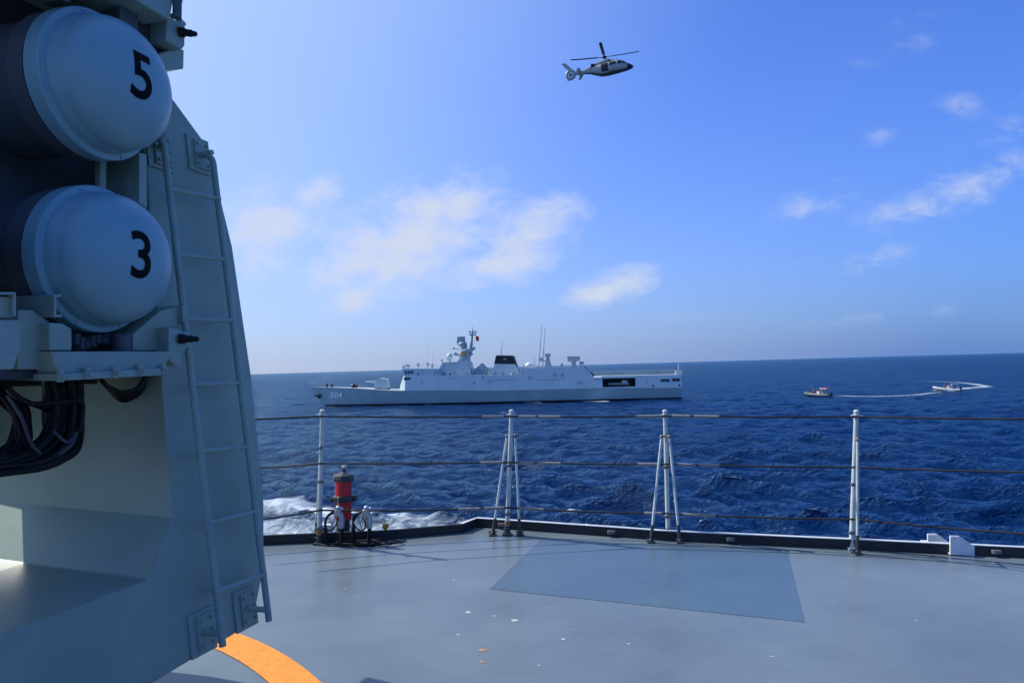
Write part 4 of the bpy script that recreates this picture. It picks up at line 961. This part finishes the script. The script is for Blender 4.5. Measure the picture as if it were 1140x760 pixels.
# ------------------------------------------------------------------ helicopter
def build_helicopter():
    HUBZ = 2.35
    hub = EYE + wray(673, 63.8) * 118.0
    yaw, pit, rol = R(-17), R(-5.5), R(4)
    Rm = Matrix.Rotation(yaw, 3, 'Z') @ Matrix.Rotation(pit, 3, 'Y') @ Matrix.Rotation(rol, 3, 'X')
    O = hub - Rm @ Vector((0, 0, HUBZ)); W = lambda x, y, z: O + Rm @ Vector((x * (.83 if x > 0 else .98), y, z))
    W0 = lambda x, y, z: O + Rm @ (Matrix.Translation((0, 0, HUBZ)) @ Matrix.Rotation(R(6.5), 4, 'Y') @ Matrix.Translation((0, 0, -HUBZ)) @ Vector((x, y, z)))
    root = thing('helicopter', O, 'grey naval helicopter with shrouded tail fan hovering in the blue sky', 'helicopter', own=False)
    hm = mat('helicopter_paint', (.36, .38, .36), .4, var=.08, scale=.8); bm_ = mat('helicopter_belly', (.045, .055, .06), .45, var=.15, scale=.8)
    dk = mat('helicopter_dark', (.012, .012, .014), .4); gl = mat('cockpit_glass', (.02, .03, .04), .08)
    secs = [(5.55, -.42, .06, .05), (5.35, -.38, .34, .25), (4.9, -.3, .6, .42), (4.4, -.2, .76, .58), (3.9, -.05, .88, .78), (3.3, .12, .96, .98), (2.6, .2, 1.0, 1.08), (1.5, .2, 1.02, 1.1), (0, .2, 1.02, 1.1), (-1.0, .25, .95, 1.02), (-1.9, .42, .75, .8), (-2.8, .58, .48, .54), (-3.8, .68, .34, .38), (-5.0, .75, .25, .32), (-5.6, .78, .18, .30)]
    K = 24; X0 = [s[0] for s in secs]
    def surf(x, ang, grow=0.0):
        zc, hw, hh = (float(np.interp(-x, [-q for q in X0], [s[i] for s in secs])) for i in (1, 2, 3))
        c, s = math.cos(ang), math.sin(ang); p = 2.6
        return W(x, (hw + grow) * math.copysign(abs(c) ** (2 / p), c), zc + (hh + grow) * math.copysign(abs(s) ** (2 / p), s))
    mb = MB(); vs = [surf(s[0], 2 * math.pi * k / K) for s in secs for k in range(K)]; fs = []; o = 0
    mb.v += vs
    for i in range(len(secs) - 1):
        for k in range(K):
            mb.f.append([i * K + k, i * K + (k + 1) % K, (i + 1) * K + (k + 1) % K, (i + 1) * K + k])
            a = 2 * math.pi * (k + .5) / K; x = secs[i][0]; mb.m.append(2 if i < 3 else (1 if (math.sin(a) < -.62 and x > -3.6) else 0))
    mb.f.append(list(range(K))); mb.m.append(2); mb.f.append([(len(secs) - 1) * K + k for k in range(K)]); mb.m.append(0)
    fus = mb.build('fuselage', [hm, bm_, dk], root, smooth=True)
    def patch(x0, x1, a0, a1, m, name, grow=.02, par=fus, x0b=None, x1b=None):
        mb = MB(); nx, na_ = 6, 6; vs = []
        for i in range(nx + 1):
            for j in range(na_ + 1):
                tj = j / na_; xa = x0 + ((x0b if x0b is not None else x0) - x0) * tj; xb = x1 + ((x1b if x1b is not None else x1) - x1) * tj
                vs.append(surf(xa + (xb - xa) * i / nx, a0 + (a1 - a0) * tj, grow))
        mb.add(vs, [[i * (na_ + 1) + j, i * (na_ + 1) + j + 1, (i + 1) * (na_ + 1) + j + 1, (i + 1) * (na_ + 1) + j] for i in range(nx) for j in range(na_)]); return mb.build(name, m, par, smooth=True)
    for sg in (1, -1):   # our side is -y (heading right, seen from its right side)
        A = (lambda d: R(d)) if sg > 0 else (lambda d: R(180 - d))
        patch(4.35, 3.5, A(10), A(52), gl, 'cockpit_window', x0b=3.85, x1b=3.3)
        patch(3.3, 2.6, A(4), A(48), gl, 'cockpit_window')
        patch(2.2, .9, A(6), A(40), gl, 'cabin_window')
        if sg < 0: patch(.55, -.75, A(-28), A(42), dk, 'open_door')
        else: patch(.55, -.75, A(4), A(40), gl, 'cabin_window')
    patch(4.55, 3.55, R(58), R(122), gl, 'windscreen', x0b=4.55, x1b=3.55)
    # engine cowling
    mb = MB(); cs = [(2.3, 1.2, .25, .12), (1.6, 1.3, .5, .35), (.6, 1.42, .62, .52), (-.6, 1.42, .66, .5), (-1.6, 1.3, .62, .42), (-2.3, 1.15, .5, .3), (-2.9, 1.05, .3, .12)]
    vs = [W(x, hw * math.cos(2 * math.pi * k / 16), zc + hh * math.sin(2 * math.pi * k / 16)) for (x, zc, hw, hh) in cs for k in range(16)]
    mb.add(vs, [[i * 16 + k, i * 16 + (k + 1) % 16, (i + 1) * 16 + (k + 1) % 16, (i + 1) * 16 + k] for i in range(len(cs) - 1) for k in range(16)] + [list(range(16)), [(len(cs) - 1) * 16 + k for k in range(16)]]); cow = mb.build('engine_cowling', hm, root, smooth=True)
    for sg in (1, -1):
        mb = MB(); mb.tube([W(-1.9, sg * .38, 1.25), W(-2.5, sg * .55, 1.35)], [.26, .24], 12); mb.build('exhaust', dk, cow, smooth=True)
        mb = MB(); mb.ball(W(.75, sg * .6, 1.42), .16, .16, .2, 10); mb.build('air_intake', dk, cow)
    # rotor
    mb = MB(); mb.tube([W(0, 0, 1.7), W(0, 0, HUBZ)], [.3, .16], 12); mb.lathe([(.15, -.15), (.42, -.05), (.42, .05), (.2, .16)], W(0, 0, HUBZ), Rm @ Vector((0, 0, 1)), 14); mb.build('rotor_hub', dk, root, smooth=True)
    for k in range(4):
        a = R(9 + 90 * k - 7); d = Vector((math.cos(a), math.sin(a), 0)); q = Vector((-d.y, d.x, 0)); mb = MB(); st = [(.35, .10, 0), (1.0, .13, .01), (1.3, .26, .03), (3.5, .26, .10), (5.6, .26, .22), (5.95, .18, .24)]
        vs = []
        for (r, w, z) in st:
            c = Vector((0, 0, HUBZ + z)) + d * r
            for (sx, sz) in ((-1, 0), (0, .05), (1, 0), (0, -.05)): vs.append(W0(*(c + q * (w * sx) + Vector((0, 0, sz + .02 * sx)))))
        mb.add(vs, [[i * 4 + j, i * 4 + (j + 1) % 4, (i + 1) * 4 + (j + 1) % 4, (i + 1) * 4 + j] for i in range(len(st) - 1) for j in range(4)] + [[0, 1, 2, 3], [4 * len(st) - 4 + j for j in range(4)]]); mb.build('rotor_blade', dk, root)
    # fenestron: shroud ring, fan, fin, stabiliser
    c = (-6.35, 0, .78); yax = Rm @ Vector((0, 1, 0)); mb = MB()
    mb.lathe([(.50, -.17), (.58, -.20), (.88, -.13), (.95, -.05), (.95, .05), (.88, .13), (.58, .20), (.50, .17), (.48, .0), (.50, -.17)], W(*c), yax, 40, False); sh = mb.build('tail_shroud', hm, root, smooth=True)
    mb = MB(); mb.lathe([(.17, -.1), (.2, 0), (.17, .1)], W(*c), yax, 14)
    for k in range(10):
        a = 2 * math.pi * k / 10; dd = Vector((math.cos(a), 0, math.sin(a))); qq = Vector((-math.sin(a), 0, math.cos(a))); cc = Vector(c)
        P = [cc + dd * .17 + qq * .05 + Vector((0, .02, 0)), cc + dd * .49 + qq * .05 + Vector((0, .02, 0)), cc + dd * .49 - qq * .05 - Vector((0, .02, 0)), cc + dd * .17 - qq * .05 - Vector((0, .02, 0))]
        mb.prism([W(*p) for p in P], yax * .012)
    mb.build('tail_fan', dk, sh)
    mb = MB(); mb.prism([W(-5.6, -.08, 1.2), W(-6.7, -.08, 1.5), W(-7.75, -.08, 3.0), W(-7.05, -.08, 3.05)], yax * .16); mb.build('tail_fin', hm, root, bevel=.03)
    mb = MB(); mb.prism([W(-5.5, -.1, .5), W(-5.5, -.1, 1.05), W(-6.0, -.1, 1.55), W(-6.0, -.1, .2)], yax * .2); mb.prism([W(-6.3, -.06, -.1), W(-6.9, -.06, .2), W(-7.15, -.06, .0), W(-6.8, -.06, -.2)], yax * .12); mb.build('tail_joint', hm, root)
    mb = MB(); mb.prism([W(-4.35, -1.55, .72), W(-5.0, -1.55, .72), W(-5.0, 1.55, .72), W(-4.35, 1.55, .72)], Rm @ Vector((0, 0, .08))); stb = mb.build('stabiliser', hm, root)
    for sg in (1, -1): mb = MB(); mb.prism([W(-4.2, sg * 1.55, .95), W(-4.7, sg * 1.55, 1.1), W(-5.4, sg * 1.55, .2), W(-4.9, sg * 1.55, .1)], yax * (.06 * sg)); mb.build('end_plate', hm, stb)
    for sg in (1, -1): patch(-2.45, -3.0, R(0) if sg > 0 else R(180), R(34) if sg > 0 else R(146), mat('red_marking', (.55, .10, .04), .5), 'red_marking', .012)
    mb = MB(); mb.tube([W(-2.2, -.6, -.15), W(-3.0, -.55, -.0)], .12, 8); mb.box(W(1.2, -1.05, -.75), .6, .12, .1, [Rm @ Vector(v) for v in ((1, 0, 0), (0, 1, 0), (0, 0, 1))]); mb.tube([W(2.5, -.3, 1.25), W(2.45, -.3, 1.6)], .04, 6); mb.build('antenna', dk, root)
build_helicopter()

# ------------------------------------------------------------------ boats and their crews
def skin_person(W, pose, name_label, vest, legs, helmet, group=None):
    """one skinned body: pose gives joint positions in boat coordinates"""
    J = {k: W(*v) for k, v in pose.items()}
    order = ['pelvis', 'chest', 'neck', 'head', 'crown', 'ls', 'le', 'lh', 'rs', 're', 'rh', 'lhip', 'lk', 'lf', 'lt', 'rhip', 'rk', 'rf', 'rt']
    rad = dict(pelvis=.16, chest=.19, neck=.065, head=.105, crown=.07, ls=.085, le=.06, lh=.05, rs=.085, re=.06, rh=.05, lhip=.1, lk=.075, lf=.055, lt=.05, rhip=.1, rk=.075, rf=.055, rt=.05)
    ed = [('pelvis', 'chest'), ('chest', 'neck'), ('neck', 'head'), ('head', 'crown'), ('chest', 'ls'), ('ls', 'le'), ('le', 'lh'), ('chest', 'rs'), ('rs', 're'), ('re', 'rh'), ('pelvis', 'lhip'), ('lhip', 'lk'), ('lk', 'lf'), ('lf', 'lt'), ('pelvis', 'rhip'), ('rhip', 'rk'), ('rk', 'rf'), ('rf', 'rt')]
    base = J['pelvis']; me = bpy.data.meshes.new('person'); me.from_pydata([J[k] - base for k in order], [(order.index(a), order.index(b)) for a, b in ed], [])
    o = bpy.data.objects.new('person', me); COL.objects.link(o)
    sk = o.modifiers.new('skin', 'SKIN'); sk.use_smooth_shade = True
    if not me.skin_vertices: me.attributes
    lay = me.skin_vertices[0].data if me.skin_vertices else None
    if lay is None:
        bm = bmesh.new(); bm.from_mesh(me); bm.verts.layers.skin.verify(); bm.to_mesh(me); bm.free(); lay = me.skin_vertices[0].data
    for i, k in enumerate(order): lay[i].radius = (rad[k], rad[k])
    lay[0].use_root = True
    sb = o.modifiers.new('sub', 'SUBSURF'); sb.levels = 1; sb.render_levels = 1
    nm = bpy.data.meshes.new_from_object(o.evaluated_get(bpy.context.evaluated_depsgraph_get())); o.modifiers.clear(); old = o.data; o.data = nm; bpy.data.meshes.remove(old); nm.name = 'person'
    nm.materials.clear(); nm.materials.append(legs); nm.materials.append(M['skin'])
    hd = J['head'] - base
    for p in nm.polygons:
        if (p.center - hd).length < .15: p.material_index = 1
    o.location = base; ORG[o.name] = base; tag(o, name_label, 'person', group)
    ax = (J['chest'] - J['pelvis']).normalized(); mb = MB(); mb.lathe([(.15, -.30), (.215, -.27), (.235, -.05), (.22, .1), (.12, .2), (.09, .22)], J['chest'] + ax * .02, ax, 16); mb.build('life_vest', vest, o, smooth=True)
    mb = MB(); mb.lathe([(.125, -.02), (.13, .04), (.105, .11), (.05, .145), (.0, .15)], J['head'] + Vector((0, 0, .02)), (0, 0, 1), 14); mb.build('helmet', helmet, o, smooth=True)
    return o
M['skin'] = mat('skin', (.42, .25, .17), .5); M['vest'] = mat('life_vest_red', (.72, .04, .03), .6); M['vest_o'] = mat('life_vest_orange', (.75, .10, .04), .6); M['navy'] = mat('navy_cloth', (.05, .07, .11), .8); M['pale_cloth'] = mat('pale_cloth', (.55, .6, .56), .8)
def seated(x, y, face=1):
    return dict(pelvis=(x, y, .62), chest=(x, y, 1.02), neck=(x + .02, y, 1.24), head=(x + .04, y, 1.38), crown=(x + .04, y, 1.50), ls=(x, y + .2, 1.16), le=(x + .12 * face, y + .27, .9), lh=(x + .34 * face, y + .2, .82), rs=(x, y - .2, 1.16), re=(x + .12 * face, y - .27, .9), rh=(x + .34 * face, y - .2, .82), lhip=(x + .05, y + .11, .6), lk=(x + .45 * face, y + .14, .62), lf=(x + .47 * face, y + .14, .24), lt=(x + .62 * face, y + .14, .22), rhip=(x + .05, y - .11, .6), rk=(x + .45 * face, y - .14, .62), rf=(x + .47 * face, y - .14, .24), rt=(x + .62 * face, y - .14, .22))
def standing(x, y, face=1):
    return dict(pelvis=(x, y, 1.02), chest=(x + .04, y, 1.42), neck=(x + .06, y, 1.66), head=(x + .09, y, 1.80), crown=(x + .09, y, 1.92), ls=(x + .04, y + .2, 1.58), le=(x + .16 * face, y + .27, 1.32), lh=(x + .40 * face, y + .2, 1.28), rs=(x + .04, y - .2, 1.58), re=(x + .16 * face, y - .27, 1.32), rh=(x + .40 * face, y - .2, 1.28), lhip=(x, y + .11, .98), lk=(x + .10, y + .14, .60), lf=(x, y + .15, .24), lt=(x + .15, y + .15, .22), rhip=(x, y - .11, .98), rk=(x + .10, y - .14, .60), rf=(x, y - .15, .24), rt=(x + .15, y - .15, .22))

def boat(px0, py0, px1, py1, label, roof, tubem, trim, turn=0.0):
    a, b = on_sea(px0, py0), on_sea(px1, py1); c = (a + b) * .5; d = (b - a).normalized()    # bow at the left end
    X = -d; X = Matrix.Rotation(turn, 3, 'Z') @ X; X = (X + Vector((0, 0, trim))).normalized(); Y = Vector((0, 0, 1)).cross(X).normalized(); Z = X.cross(Y); L = (b - a).length * .5 if not turn else 2.75
    L = max(2.7, min(3.4, L)); O = Vector((c.x, c.y, SEA_Z - .12))
    W = lambda x, y, z: O + X * x + Y * y + Z * z
    ax = (X, Y, Z)
    root = thing('inflatable_boat', O, label, 'boat', 'rigid inflatable boats', own=False)
    # hull
    st = [(-L * .93, .78, -.02), (-L * .3, .82, -.05), (L * .3, .76, -.02), (L * .7, .5, .12), (L * .95, .12, .36)]; vs = []
    for (x, w, k) in st: vs += [W(x, w, .38 + (.12 if x > L * .5 else 0)), W(x, w * .6, .14 + k * .5), W(x, 0, k), W(x, -w * .6, .14 + k * .5), W(x, -w, .38 + (.12 if x > L * .5 else 0))]
    fs = []
    for i in range(len(st) - 1):
        for k in range(4): fs.append([i * 5 + k, i * 5 + k + 1, (i + 1) * 5 + k + 1, (i + 1) * 5 + k])
        fs.append([i * 5 + 4, i * 5, (i + 1) * 5, (i + 1) * 5 + 4])
    fs += [[0, 1, 2, 3, 4], [20 + k for k in range(5)]]
    MB().add(vs, fs).build('hull', M['char'], root)
    pts = [W(-L, .86, .45), W(-L * .4, .90, .44), W(L * .3, .86, .46), W(L * .6, .70, .54), W(L * .82, .42, .64), W(L * .93, .16, .70), W(L * .95, 0, .71)]
    pts = pts + [W(p[0], -p[1], p[2]) for p in [(L * .93, .16, .70), (L * .82, .42, .64), (L * .6, .70, .54), (L * .3, .86, .46), (-L * .4, .90, .44), (-L, .86, .45)]]
    mb = MB(); mb.tube(pts, [.10] + [.24] * (len(pts) - 2) + [.10], 14); mb.build('collar', tubem, root, smooth=True)
    mb = MB(); mb.prism([W(-L * .25, .38, .38), W(L * .02, .38, .38), W(-L * .04, .34, 1.2), W(-L * .2, .34, 1.2)], -Y * .74); con = mb.build('console', M['pale_cloth'], root, bevel=.04)
    mb = MB(); mb.prism([W(-L * .02, .3, 1.2), W(-L * .05, .3, 1.2), W(-L * .12, .28, 1.5), W(-L * .09, .28, 1.5)], -Y * .58); mb.build('windscreen', M['cockpit'], con)
    mb = MB(); mb.box(W(-L * 1.0, 0, .85), .22, .2, .28, ax); mb.box(W(-L * 1.0, 0, .4), .08, .09, .4, ax); mb.build('outboard_motor', M['black'], root, bevel=.06)
    mb = MB()
    for sg in (1, -1): mb.tube([W(-L * .8, sg * .7, .5), W(-L * .78, sg * .66, 1.75), W(-L * .30, sg * .62, 1.8)], .035, 8)
    mb.tube([W(-L * .78, .66, 1.75), W(-L * .78, -.66, 1.75)], .035, 8); mb.build('roll_bar', M['steel'], root, smooth=True)
    if roof: mb = MB(); mb.prism([W(-L * .84, .7, 1.84), W(-L * .24, .64, 1.86), W(-L * .24, .64, 1.92), (W(-L * .84, .7, 1.90))], -Y * 1.34); mb.build('canopy', M['red_cloth'], root, bevel=.02)
    mb = MB(); mb.box(W(-L * .45, 0, .52), .3, .28, .16, ax); mb.box(W(L * .22, 0, .48), .18, .5, .10, ax); mb.box(W(L * .45, 0, .5), .14, .45, .08, ax); mb.build('bench', M['char'], root, bevel=.03)
    return W, L
M['cockpit'] = mat('boat_glass', (.05, .07, .08), .1); M['red_cloth'] = mat('faded_red_canvas', (.55, .10, .08), .8)
W1, L1 = boat(893.5, 440.2, 927.5, 441.2, 'dark inflatable boat with red canopy and seated crew near the last stanchion', True, mat('boat_tube_grey', (.10, .12, .12), .5), 0.02)
crew = 'crew members in the inflatable boats'
skin_person(W1, seated(L1 * .25, .25), 'person in red life vest seated in the bow half of the canopied boat', M['vest'], M['navy'], M['vest_o'], crew)
skin_person(W1, seated(L1 * .02 + .35, -.35), 'person in orange life vest seated just ahead of the console', M['vest_o'], M['navy'], M['black'], crew)
skin_person(W1, standing(-L1 * .42, 0), 'person in red vest standing at the console under the red canopy', M['vest'], M['pale_cloth'], M['black'], crew)
W2, L2 = boat(1042, 434.4, 1066, 434.8, 'white-nosed inflatable boat throwing foam in its own curved wake', False, mat('boat_tube_pale', (.42, .44, .45), .5), .07, R(18))
skin_person(W2, standing(-L2 * .40, 0), 'person in red helmet and vest standing at the helm of the foaming boat', M['vest'], M['pale_cloth'], M['vest'], crew)
skin_person(W2, seated(-L2 * .05 + .5, .3), 'person in dark clothes and orange vest seated beside the helm of the foaming boat', M['vest_o'], M['navy'], M['black'], crew)

# ------------------------------------------------------------------ everything aboard our ship takes her roll
for o in SHIP_ROOTS:
    o.matrix_world = ROLL @ o.matrix_basis
